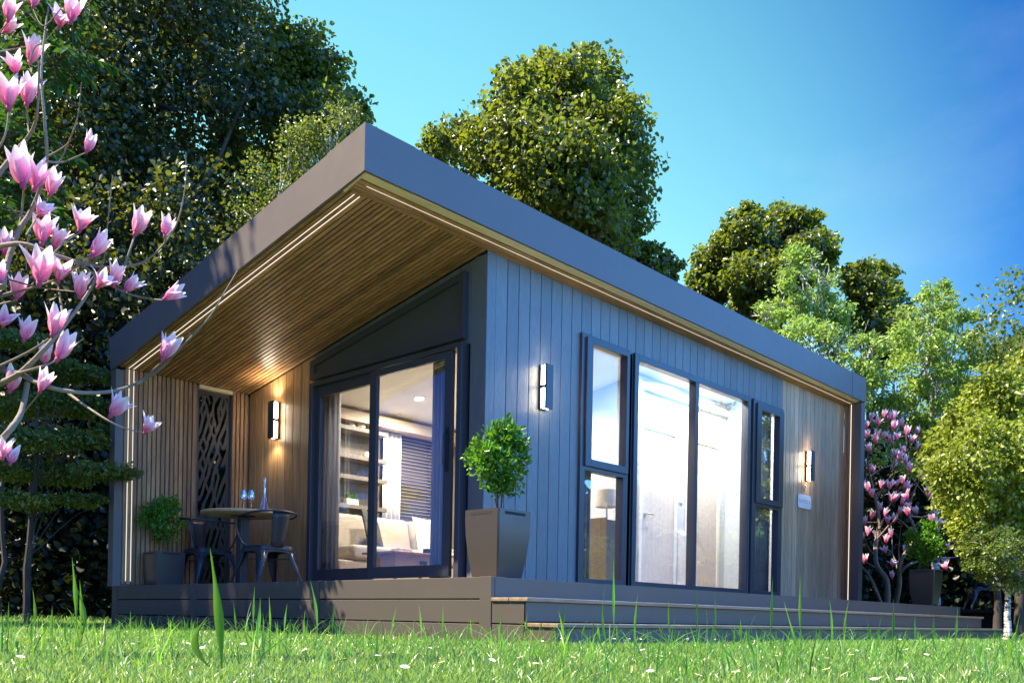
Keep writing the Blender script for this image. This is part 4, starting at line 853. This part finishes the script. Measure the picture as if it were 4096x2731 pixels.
# leafy ash boughs at the upper left
t = thing('ash_tree', gnd(-420, 6.4), 0, 'ash tree with feathery leaves hanging into the top left corner', 'tree'); base = Vector(gnd(-420, 6.4)); b = MB()
b.tube([(0, 0, -.1), (0, 0, 2.0), pd(-330, 500, 6.4) - base, pd(-250, 150, 6.4) - base], [.12, .1, .07, .05], 10)
P, D, N = [], [], []
bough = [[(-250, 250), (0, 130), (120, 60), (210, 10)], [(-250, 250), (-20, 200), (100, 150), (190, 110)], [(-300, 400), (-40, 330), (60, 300), (140, 330)], [(-300, 400), (-30, 420), (60, 430), (120, 440)], [(-320, 520), (-60, 520), (0, 480), (60, 500)], [(-250, 100), (0, 30), (80, -10), (150, -60)]]
for bi, bg_ in enumerate(bough):
    pts = [pd(x, y, 6.4 + .25 * math.sin(bi * 2 + i)) for i, (x, y) in enumerate(bg_)]; b.tube([p_ - base for p_ in pts], [.03, .016, .009, .004], 6)
    for j in range(26):
        f_ = .35 + .65 * rg.random(); i = min(2, int(f_ * 3)); o = pts[i].lerp(pts[i + 1], f_ * 3 - i); dv = Vector((rg.normal(), rg.normal(), rg.normal() * .5 - .35)).normalized()
        e = o + dv * rg.uniform(.18, .34); b.tube([o - base, (o + e) / 2 - base + Vector((0, 0, .02)), e - base], [.004, .003, .0015], 4)
        sd = dv.cross(Vector((0, 0, 1))).normalized()
        for m_ in range(5):
            g_ = .3 + .175 * m_
            for sg_ in ((-1, 1) if m_ < 4 else (0,)):
                P.append(o.lerp(e, g_) - base); D.append(sd * sg_ + dv * (.6 if sg_ else 1) + Vector((0, 0, -.25))); N.append(Vector((rg.normal() * .3, rg.normal() * .3, 1)))
b.build('trunk', BARK, t, smooth=True); P, D, N = map(lambda a: np.array([tuple(q) for q in a]), (P, D, N))
leaves('crown', P, D, N, RNG.uniform(.07, .11, len(P)), .038, L_ASH, t, cup=.1)

# ------------------------------------------------------------------ magnolias
MBARK = plain('magnolia_bark', (.20, .155, .11), .75, var=.35, bs=.8, bscale=120)
def petalm():
    m, t = new_mat('magnolia_petal'); a = nd(t, 'ShaderNodeAttribute'); a.attribute_name = 'rnd'
    c = ramp(t, a.outputs['Fac'], [(0, (.50, .02, .12)), (.22, (.78, .10, .33)), (.46, (.92, .40, .58)), (.74, (.97, .84, .86)), (1, (1, .97, .95))])
    v = coords(t); nn = noise(t, v, 60, 4); c = mixc(t, c, ramp(t, nn, [(.3, (.9, .8, .88)), (.7, (1.15, 1.15, 1.15))]), .8, 'MULTIPLY')
    p = nd(t, 'ShaderNodeBsdfPrincipled'); lk(t, c, p.inputs['Base Color']); p.inputs['Roughness'].default_value = .5
    tl = nd(t, 'ShaderNodeBsdfTranslucent'); lk(t, c, tl.inputs[0]); mx = nd(t, 'ShaderNodeMixShader'); mx.inputs[0].default_value = .42
    lk(t, p.outputs[0], mx.inputs[1]); lk(t, tl.outputs[0], mx.inputs[2]); out(t, mx.outputs[0]); return m
PET = petalm(); BUD = plain('magnolia_bud', (.42, .04, .12), .6, bs=.5, bscale=300)
def flower_mesh(seed, openness, npet):
    rg = random.Random(seed); vs, fs, rr = [], [], []; NU, NVv = 6, 9
    for k in range(npet):
        az = 2 * math.pi * k / npet + rg.uniform(-.25, .25); inner = k % 2; op = openness * (.55 + .45 * inner) + rg.uniform(-.12, .12); Lp = rg.uniform(.85, 1.05); wd = rg.uniform(.215, .27)
        o = len(vs); ca, sa = math.cos(az), math.sin(az); r0 = .03 + .012 * inner
        for j in range(NVv + 1):
            f_ = j / NVv; th = op * (.25 + .75 * f_); rad = r0 + .13 * math.sin(min(1, f_ * 1.5) * math.pi / 2) + Lp * f_ * math.sin(th) * .75; z = Lp * f_ * math.cos(th * .8) + .01
            w = wd * max(0.02, math.sin(math.pi * min(.985, f_ ** .8 * .9 + .05))) * (1 - .15 * f_)
            for i in range(NU + 1):
                u = i / NU * 2 - 1; rr_ = rad - .10 * u * u * w / .2 * (1 - .5 * f_); vs.append((rr_ * ca - u * w * sa, rr_ * sa + u * w * ca, z + .02 * (1 - abs(u)) * f_))
                rr.append(min(1, max(0, .12 + .75 * f_ + .22 * abs(u) - .05)))
        for j in range(NVv):
            for i in range(NU): a = o + j * (NU + 1) + i; fs.append((a, a + 1, a + NU + 2, a + NU + 1))
    me = bpy.data.meshes.new('flower'); np_ = len(fs)
    seg = 10; prof = [(.012, -.13), (.07, -.08), (.085, 0), (.07, .07), (.03, .10)]; o = len(vs)
    for r_, z in prof:
        for k in range(seg): g_ = 2 * math.pi * k / seg; vs.append((r_ * math.cos(g_), r_ * math.sin(g_), z)); rr.append(0)
    for i in range(len(prof) - 1): fs += [(o + i * seg + k, o + i * seg + (k + 1) % seg, o + (i + 1) * seg + (k + 1) % seg, o + (i + 1) * seg + k) for k in range(seg)]
    me.from_pydata(vs, [], fs); me.materials.append(PET); me.materials.append(BUD)
    me.polygons.foreach_set('material_index', [0] * np_ + [1] * (len(fs) - np_)); me.polygons.foreach_set('use_smooth', [True] * len(fs))
    at = me.attributes.new('rnd', 'FLOAT', 'POINT'); at.data.foreach_set('value', rr); return me
FM = [flower_mesh(1, .42, 6), flower_mesh(2, .58, 7), flower_mesh(3, .36, 6), flower_mesh(4, .50, 7), flower_mesh(5, .30, 5), flower_mesh(11, .16, 5), flower_mesh(12, .66, 6), flower_mesh(13, .44, 5)]; FMO = [flower_mesh(6, 1.15, 5), flower_mesh(9, 1.0, 6)]
def put_flower(parent, base, tip_dir, size, i, opened=False):
    me = (FMO[i % 2] if opened else FM[(i * 5) % 8]); o = bpy.data.objects.new('flower', me); S.collection.objects.link(o); o.parent = parent
    o.location = Vector(base) - parent.location + tip_dir.normalized() * size * .1
    q = tip_dir.to_track_quat('Z', 'Y'); o.rotation_mode = 'QUATERNION'; from mathutils import Quaternion
    o.rotation_quaternion = q @ Quaternion((0, 0, 1), i * 2.4); o.scale = (size,) * 3
def smooth_pts(P, n=5):
    o = []
    for i in range(len(P) - 1):
        p0, p1, p2, p3 = P[max(i - 1, 0)], P[i], P[i + 1], P[min(i + 2, len(P) - 1)]
        for k in range(n): u = k / n; o.append(.5 * ((2 * p1) + (p2 - p0) * u + (2 * p0 - 5 * p1 + 4 * p2 - p3) * u * u + (3 * p1 - p0 - 3 * p2 + p3) * u ** 3))
    return o + [P[-1]]
def branch(parent, pts, r0, r1, d, name='branch', wob=.05, seed=0, mat=None):
    rg = random.Random(seed); n = len(pts); ph = rg.uniform(0, 6)
    P = smooth_pts([pd(x, y, d + wob * math.sin(ph + i * .9)) - parent.location for i, (x, y) in enumerate(pts)])
    m_ = len(P); b = MB(); b.tube(P, [(r0 + (r1 - r0) * (i / (m_ - 1)) ** .8) * K / FPX * d * rg.uniform(.93, 1.07) for i in range(m_)], 9)
    return b.build(name, mat or MBARK, parent, smooth=True)
MD = 2.7
mg = thing('magnolia_tree', tuple(Vector(gnd(-420, MD))), 0, 'magnolia tree with large pink flowers reaching in from the left, close up', 'tree')
tb = MB(); bse = Vector(gnd(-420, MD)); P = smooth_pts([pd(-420, 1560, MD), pd(-400, 1300, MD), pd(-330, 1120, MD), pd(-180, 1050, MD), pd(-20, 1030, MD)])
tb.tube([p_ - bse for p_ in P], [.05 - .036 * i / (len(P) - 1) for i in range(len(P))], 12)
for pts in ([(-400, 1300), (-300, 1000), (-150, 900), (-20, 880)], [(-400, 1250), (-330, 900), (-160, 760), (-60, 720), (-10, 680)], [(-330, 1000), (-300, 600), (-120, 430), (-10, 410)], [(-330, 700), (-150, 640), (-40, 590), (-10, 568)], [(-300, 1000), (-150, 850), (-20, 835)], [(-330, 800), (-120, 700), (-20, 699)], [(-330, 700), (-100, 650), (12, 635)]):
    P = smooth_pts([pd(x, y, MD) for x, y in pts]); tb.tube([p_ - bse for p_ in P], [.03 - .0215 * i / (len(P) - 1) for i in range(len(P))], 9)
tb.build('trunk', MBARK, mg, smooth=True)
BR = [([(6, 660), (12, 620), (40, 536), (68, 491), (89, 443), (107, 370), (103, 282), (95, 161), (111, 16)], 9, 2), ([(-14, 412), (40, 346), (75, 298), (87, 242), (89, 141)], 8, 1.6), ([(107, 370), (128, 373), (150, 371), (196, 352)], 3, 1.4),
      ([(137, 373), (151, 342), (177, 274), (187, 189)], 3, .7), ([(109, 360), (141, 342), (167, 320)], 3, .9), ([(-14, 568), (52, 560), (121, 584), (222, 612), (302, 610), (350, 588), (403, 520), (425, 431), (427, 350)], 7, .8),
      ([(286, 610), (300, 570), (308, 545)], 3, 2), ([(-24, 884), (0, 880), (49, 854), (99, 805), (138, 759), (185, 699), (217, 646), (237, 600), (242, 562), (259, 403)], 10, 1), ([(-24, 836), (0, 847), (43, 857), (82, 877), (132, 894), (198, 902), (264, 897), (313, 880), (363, 851), (412, 801), (478, 732), (517, 669), (545, 622)], 9, 1),
      ([(158, 904), (198, 933), (244, 963), (280, 981), (325, 993)], 4, 1.2), ([(-24, 1032), (0, 1012), (26, 983), (49, 946), (63, 880)], 9, 6), ([(49, 953), (89, 905)], 3, 1.5), ([(-10, 845), (66, 808), (112, 778)], 4, 2), ([(0, 681), (66, 663), (132, 640), (198, 599)], 4, 1.5),
      ([(188, 610), (231, 640), (283, 670), (330, 684), (372, 689)], 4, 1.3), ([(371, 832), (345, 856), (330, 871), (313, 882)], 2, 4), ([(133, 653), (145, 726), (148, 740)], 2.5, 4), ([(-10, 701), (33, 690)], 3, 1.5), ([(15, 640), (89, 660), (171, 670)], 3, 1.3),
      ([(43, 857), (96, 841), (128, 828), (160, 803), (191, 778)], 4, .6), ([(68, 540), (62, 570), (60, 620)], 3, 1.5), ([(42, 545), (52, 470), (54, 437)], 4, 2), ([(121, 584), (150, 556), (181, 536)], 2.5, 1.3), ([(60, 540), (85, 500), (110, 458)], 2.5, 1.3), ([(425, 431), (432, 426)], 1.6, .4),
      ([(436, 780), (435, 752)], 3, .5), ([(378, 548), (395, 530)], 1.6, 2), ([(20, 254), (12, 310), (-14, 360)], 1.6, 2.5), ([(60, 246), (64, 285), (66, 305)], 1.4, 2), ([(66, 149), (80, 110), (96, 100)], 1.2, 1.5), ([(75, 20), (100, 60), (140, 20)], 1, 1.2), ([(18, 52), (0, 75), (-20, 110)], 1.2, 2), ([(-14, 122), (60, 108), (100, 98), (150, 40)], 2, 1)]
for i, (pts, a, c) in enumerate(BR): branch(mg, pts, a * .9, c, MD, seed=i)
FL = [(18, 52, 24, 6), (6, 78, 26, 58), (75, 20, 82, -20), (161, 56, 170, 0), (137, 68, 140, 20, 1), (66, 149, 85, 96), (38, 175, 30, 130), (20, 254, 17, 188), (60, 246, 70, 183), (197, 352, 212, 312), (54, 435, 42, 350), (78, 440, 92, 372), (113, 453, 126, 398), (85, 500, 105, 470, 1), (181, 535, 194, 482), (97, 564, 98, 505), (121, 572, 142, 530), (207, 594, 242, 545), (308, 543, 330, 488), (378, 547, 388, 502), (8, 588, 14, 535),
      (89, 658, 97, 585), (132, 651, 148, 596), (36, 691, 44, 642), (181, 686, 188, 632), (222, 663, 240, 640, 1), (260, 660, 272, 610), (283, 669, 318, 640), (374, 689, 414, 664), (3, 653, -6, 615), (6, 753, 10, 720, 1), (53, 785, 66, 740), (119, 775, 134, 712), (128, 831, 160, 775), (100, 840, 106, 795), (21, 903, 36, 850), (90, 903, 108, 856), (250, 959, 286, 915), (330, 997, 352, 962), (371, 829, 396, 778), (5, 1058, 12, 1012), (22, 1068, 30, 1040)]
for i, f_ in enumerate(FL):
    d = MD + .06 * math.sin(i * 1.7); bpt = pd(f_[0], f_[1], d); tp = pd(f_[2], f_[3], d + .012 * math.sin(i * 3.1)); v_ = tp - bpt
    put_flower(mg, bpt, v_ if len(f_) < 5 else v_ + (CAM - bpt).normalized() * v_.length * .5, max(v_.length * 1.08, .062), i, len(f_) > 4)

RD = 13.8
m2 = thing('magnolia_tree', tuple(Vector(gnd(2060, RD))), 0, 'magnolia tree in pink bloom beside the right end of the house', 'tree')
def c6(x, y): return ((3400 + .542 * x) / K, (1600 + .542 * y) / K)
B6 = [([(275, 1620), (275, 1490), (270, 1330), (200, 1220), (190, 1080), (215, 900), (190, 740), (140, 520), (130, 420)], 11, 3), ([(320, 1640), (340, 1490), (365, 1350), (365, 1210), (420, 1110), (490, 1000), (460, 900), (440, 850), (455, 720), (510, 590)], 9, 2.5), ([(260, 1620), (225, 1490), (150, 1310), (90, 1230)], 7, 4),
      ([(365, 1280), (420, 1220), (500, 1190), (640, 1170), (800, 1150), (880, 1090)], 5, 1), ([(490, 1000), (430, 940), (380, 890), (330, 860)], 3.5, 1), ([(440, 850), (430, 700), (445, 560), (440, 400), (450, 330)], 3.5, 1), ([(450, 855), (540, 860), (600, 820), (615, 740)], 2.5, 1), ([(215, 950), (260, 850), (300, 760), (350, 680), (370, 640)], 3.5, 1.2),
      ([(205, 1020), (280, 930), (330, 880), (360, 820)], 3, 1), ([(190, 740), (230, 660), (300, 560), (360, 520), (400, 440)], 3.5, 1), ([(200, 760), (150, 660), (120, 560), (130, 500)], 2.5, 1), ([(300, 560), (330, 450), (320, 330), (310, 220)], 2.2, .8), ([(150, 560), (240, 500), (330, 470), (400, 380)], 2.2, .8), ([(130, 420), (150, 330), (190, 260), (205, 190)], 2, .8),
      ([(190, 1160), (130, 1080), (110, 1020)], 3, 1.2), ([(200, 1240), (130, 1200), (100, 1180)], 3, 1), ([(365, 1210), (360, 1100), (375, 940)], 3, .8), ([(350, 1240), (310, 1130), (240, 1060), (215, 960)], 3, 1.2), ([(310, 1130), (310, 1000), (300, 900)], 2, .8), ([(510, 590), (500, 480), (490, 280)], 2, .8), ([(400, 440), (420, 300), (390, 200)], 1.6, .6), ([(215, 900), (130, 900), (95, 890)], 2, 1), ([(445, 560), (560, 700), (600, 720)], 1.8, .7), ([(330, 330), (280, 200), (260, 130)], 1.5, .6)]
for i, (pts, a, c) in enumerate(B6): branch(m2, [c6(*q_) for q_ in pts], a * .78, c * .62, RD, wob=.18, seed=50 + i)
F6 = [(250, 115), (275, 130), (310, 130), (143, 138), (205, 175), (118, 195), (388, 180), (318, 205), (420, 245), (497, 235), (122, 265), (183, 268), (240, 270), (335, 280), (285, 300), (195, 310), (450, 300), (485, 350), (152, 365), (398, 375), (315, 410), (350, 425), (130, 490), (175, 520), (420, 455), (318, 485), (440, 515), (583, 465), (517, 560), (228, 628), (288, 638), (345, 620), (395, 600), (395, 650), (425, 665), (140, 655), (120, 635), (170, 695), (298, 735), (330, 730), (425, 715), (375, 755), (218, 805), (255, 835), (360, 825), (430, 790), (428, 835), (495, 825), (585, 700), (600, 725), (155, 860), (120, 905), (325, 885), (275, 895), (615, 885), (640, 930), (130, 980), (100, 1010), (195, 1000), (305, 990), (265, 1040), (765, 1045), (265, 1115), (415, 1120), (705, 1105), (885, 1100), (105, 1185), (310, 1215), (310, 1300), (690, 1205), (715, 1235)]
rg2 = random.Random(9)
for i, (x, y) in enumerate(F6):
    a, c = c6(x, y + 22); d = RD + .3 * math.sin(i * 2.3); v_ = Vector((rg2.uniform(-.35, .35), rg2.uniform(-.35, .35), 1)).normalized()
    put_flower(m2, pd(a, c, d), v_, rg2.uniform(.125, .165), i, i % 9 == 4)

# ------------------------------------------------------------------ grass
GR = leafm('grass_blade', (.025, .10, .015), (.22, .38, .07), (.48, .72, .12), .38, .33, .7, dry=(.60, .55, .28))
GRT = leafm('tall_grass_blade', (.04, .16, .02), (.10, .30, .03), (.35, .75, .07), .42, .4, .4)
def blades(name, P, H, Wd, lean, mat, seed, stiff=1.6):
    rg = np.random.default_rng(seed); n = len(P); a = rg.uniform(0, 2 * np.pi, n); side = np.c_[np.cos(a), np.sin(a), np.zeros(n)]; b_ = rg.uniform(0, 2 * np.pi, n)
    ld = np.c_[np.cos(b_), np.sin(b_), np.zeros(n)] * (lean * rg.random(n) ** 1.3 * H)[:, None]; Z = np.array([0, 0, 1.])
    H = H[:, None]; Wd = Wd[:, None]; rows = []
    for f_, w in ((0, .8), (.38, 1.), (.75, .62)):
        c = P + Z * H * (f_ - .1 * f_ * f_) + ld * f_ ** stiff; rows += [c - side * Wd * w / 2, c + side * Wd * w / 2]
    rows.append(P + Z * H * .88 + ld * 1.05)
    V = np.stack(rows, 1).reshape(-1, 3); o = np.arange(n)[:, None] * 7
    Fq = np.concatenate([o + np.array([[0, 1, 3, 2]]), o + np.array([[2, 3, 5, 4]])], 0)
    Ft = np.concatenate([o + np.array([[4, 5, 6, 6]])], 0)
    me = bpy.data.meshes.new(name); me.vertices.add(len(V)); me.vertices.foreach_set('co', V.astype(np.float32).ravel())
    li = np.concatenate([Fq.ravel(), Ft[:, :3].ravel()]); me.loops.add(len(li)); me.loops.foreach_set('vertex_index', li.astype(np.int32))
    ls = np.concatenate([np.arange(len(Fq)) * 4, len(Fq) * 4 + np.arange(len(Ft)) * 3]); me.polygons.add(len(ls)); me.polygons.foreach_set('loop_start', ls.astype(np.int32))
    me.polygons.foreach_set('loop_total', np.concatenate([np.full(len(Fq), 4), np.full(len(Ft), 3)]).astype(np.int32)); me.update(calc_edges=True)
    at = me.attributes.new('rnd', 'FLOAT', 'POINT'); at.data.foreach_set('value', np.repeat(rg.random(n), 7).astype(np.float32)); me.materials.append(mat)
    o = bpy.data.objects.new(name, me); S.collection.objects.link(o); return o
def field(n, d0, d1, pw, a0=-36, a1=36, seed=1):
    rg = np.random.default_rng(seed); d = d0 + (d1 - d0) * rg.random(n) ** pw; a = YAW + np.radians(rg.uniform(a0, a1, n))
    P = np.c_[CAM.x + d / np.cos(a - YAW) * np.cos(a), CAM.y + d / np.cos(a - YAW) * np.sin(a), np.zeros(n)]
    ins = (P[:, 0] > -.01) & (P[:, 0] < 8.9) & (P[:, 1] > -.54) & (P[:, 1] < 5.3); ins |= (P[:, 0] > 12.7) & (P[:, 1] > -.6) & (P[:, 0] < 16.5) & (P[:, 1] < 3.2)
    return P[~ins]
P = field(190000, 1.7, 13, 1.5); rg = np.random.default_rng(2); d = np.linalg.norm(P[:, :2] - np.array(CAM[:2]), axis=1)
patch = .8 + .4 * np.sin(P[:, 0] * 2.1 + np.sin(P[:, 1] * 1.7)) * np.sin(P[:, 1] * 2.6)
H = rg.uniform(.014, .044, len(P)) * (.7 + .45 * patch); o = blades('grass', P, H, 0.0026 + .00046 * d * rg.uniform(.6, 1.3, len(P)), .9, GR, 3)
tag(o, 'sunlit short lawn grass in front of the deck', 'grass', kind='stuff')
P = field(42000, 11, 34, 1.3, -40, 40, 5); H = rg.uniform(.04, .11, len(P)); o = blades('far_grass', P, H, np.full(len(P), .014), .8, GR, 6); tag(o, 'lawn grass farther off beside and beyond the house', 'grass', kind='stuff')
P = field(2600, 2.2, 9, 1.1, -34, 34, 8); d = np.linalg.norm(P[:, :2] - np.array(CAM[:2]), axis=1); H = rg.uniform(.05, .17, len(P)); o = blades('long_grass', P, H, rg.uniform(.003, .006, len(P)), 1.3, GRT, 9, 2.0)
tag(o, 'longer green grass blades scattered through the lawn', 'grass', kind='stuff')
# single tall grass plants
def tall_blade(x, ybase, xt, yt, d, w, label, seed):
    rg = random.Random(seed); a = Vector(gnd(x, d)); tip = pd(xt, yt, d + rg.uniform(-.1, .1)); t = thing('tall_grass_plant', a, 0, label, 'grass plant', 'tall grass plants standing in the lawn')
    for k in range(rg.choice((2, 2, 3)) if w < 30 else 2):
        q = tip - a if k == 0 else Vector(((tip - a).x + rg.uniform(-.06, .06), (tip - a).y + rg.uniform(-.06, .06), (tip - a).z * rg.uniform(.45, .8)))
        n = 12; vs = []; bend = Vector((rg.uniform(-.04, .04), rg.uniform(-.04, .04), 0)) * (1 if k else .4); ww = w * (1 if k == 0 else .75) / FPX * d
        s_ = RT * math.cos(rg.uniform(-.5, .5)) + F * math.sin(rg.uniform(-.5, .5)); mid = (.47 if w > 30 else .62) if k == 0 else .5
        for i in range(n + 1):
            f_ = i / n; c = q * f_ + bend * math.sin(f_ * math.pi); prof = .16 + .84 * math.exp(-((f_ - mid) / (.24 if w > 30 else .17)) ** 2); prof *= (1 if f_ < .95 else .0 + (1 - f_) * 12)
            vs += [c - s_ * ww / 2 * prof, c + F * ww * .16 * prof, c + s_ * ww / 2 * prof]
        b = MB(); b.add(vs, [(3 * i + j, 3 * i + j + 1, 3 * i + j + 4, 3 * i + j + 3) for i in range(n) for j in (0, 1)], rnd=rg.random()); b.build('blade', GRT, t, smooth=True)
tall_blade(512, 1568, 482, 1255, 2.25, 40, 'broadest tall grass blade in the foreground below the porch chairs', 1)
TG = [(165, 1277, 3.2, 20), (183, 1330, 3.6, 14), (75, 1350, 3.4, 12), (120, 1390, 3.8, 10), (240, 1420, 4.4, 9), (300, 1400, 4.0, 9), (598, 1370, 3.3, 16), (585, 1345, 3.8, 9), (536, 1380, 4.2, 9), (618, 1365, 3.8, 8), (712, 1330, 3.4, 13), (660, 1385, 4.4, 8), (772, 1380, 4.2, 10), (912, 1390, 4.1, 9), (962, 1385, 4.0, 8), (1018, 1388, 4.2, 9), (1080, 1420, 4.6, 8), (1150, 1400, 4.3, 8), (1282, 1400, 3.6, 12), (1300, 1380, 3.8, 11), (1212, 1400, 4.2, 8), (1410, 1278, 3.0, 13), (1465, 1360, 3.3, 11), (1535, 1370, 4.0, 8), (1600, 1345, 3.6, 10), (1640, 1355, 4.0, 8), (1775, 1320, 3.0, 14), (1838, 1316, 3.0, 14), (1700, 1420, 4.4, 8), (1905, 1375, 3.6, 9), (1950, 1375, 3.8, 9), (2052, 1372, 3.4, 13), (2102, 1410, 4.0, 9), (2145, 1405, 3.8, 9), (2200, 1390, 3.5, 11), (2310, 1440, 2.9, 14), (2345, 1400, 3.3, 10), (1990, 1420, 4.2, 8), (1350, 1420, 4.6, 8), (420, 1410, 4.4, 8), (20, 1380, 3.6, 10)]
ORD = ['first', 'second', 'third', 'fourth', 'fifth', 'sixth', 'seventh', 'eighth', 'ninth', 'tenth', 'eleventh', 'twelfth']
ZN = [(260, 'on the left lawn below the magnolia'), (800, 'before the porch deck'), (1250, 'before the deck corner'), (1850, 'before the long steps'), (9999, 'on the right lawn before the far steps')]
TG.sort(); cnt = {}
for i, (x, y, d, w) in enumerate(TG):
    z = next(k for k, (lim, _) in enumerate(ZN) if x < lim); cnt[z] = cnt.get(z, -1) + 1
    tall_blade(x + (i * 37 % 23 - 11), 1568, x, y, d, w, ('broad' if w > 12 else 'slim') + ' grass plant ' + ZN[z][1] + ', ' + ORD[cnt[z]] + ' from left', 10 + i)
# daisies
DW = plain('daisy_petal', (.85, .85, .82), .6); DY = plain('daisy_centre', (.75, .5, .04), .7); DG = plain('daisy_stem', (.08, .2, .03), .7)
def daisy_parts(t):
    b = MB()
    for k in range(14):
        a = 2 * math.pi * k / 14; ca, sa = math.cos(a), math.sin(a); r0, r1, w = .003, .013, .0022
        b.add([(r0 * ca, r0 * sa, .0), (r1 * .7 * ca - w * sa, r1 * .7 * sa + w * ca, .0015), (r1 * ca, r1 * sa, .002), (r1 * .7 * ca + w * sa, r1 * .7 * sa - w * ca, .0015)], [(0, 1, 2, 3)])
    p_ = b.build('petals', DW, t); b = MB(); b.lathe([(.0045, .0), (.004, .0022), (.001, .0032)], seg=10); c = b.build('centre', DY, t)
    b = MB(); b.tube([(0, 0, 0), (.002, 0, -.03), (0, 0, -.06)], .0007, 4); s_ = b.build('stem', DG, t); return t
rg = random.Random(3); dz = thing('daisy', (0, 0, 0), 0, 'white daisy with yellow centre open in the short sunlit grass', 'daisy', 'daisies in the lawn'); daisy_parts(dz)
spots = [(548, 1560), (635, 1552), (655, 1556), (555, 1553), (700, 1553), (1185, 1557), (1200, 1560), (1195, 1509), (1560, 1560), (1080, 1563), (790, 1561), (265, 1500), (620, 1506), (700, 1492), (1130, 1515), (60, 1505), (1700, 1530), (2240, 1540), (1920, 1563)]
n_d = 0
for (x, y) in spots + [(rg.uniform(0, 2352), 1466 + 95 * rg.random() ** 1.7) for _ in range(95)]:
    q = pd(x, y, 1); dv = q - CAM; zf = .052
    if dv.z >= -.001: continue
    t_ = (zf - CAM.z) / dv.z; pos = CAM + dv * t_
    if not (1.8 < t_ < 9) or (pos.x > -.05 and pos.y > -.6): continue
    o = dz if n_d == 0 else copy_tree(dz); n_d += 1
    o['label'] = 'white daisy in the sunlit lawn ' + ('below the magnolia' if x < 420 else 'in front of the porch deck' if x < 1150 else 'in front of the long steps' if x < 1850 else 'in front of the far steps') + (', near the camera' if y > 1515 else ', close to the house')
    o.location = pos; o.rotation_euler = (rg.uniform(-.35, .35), rg.uniform(-.35, .35), rg.uniform(0, 6)); o.scale = (rg.uniform(.6, .9),) * 3
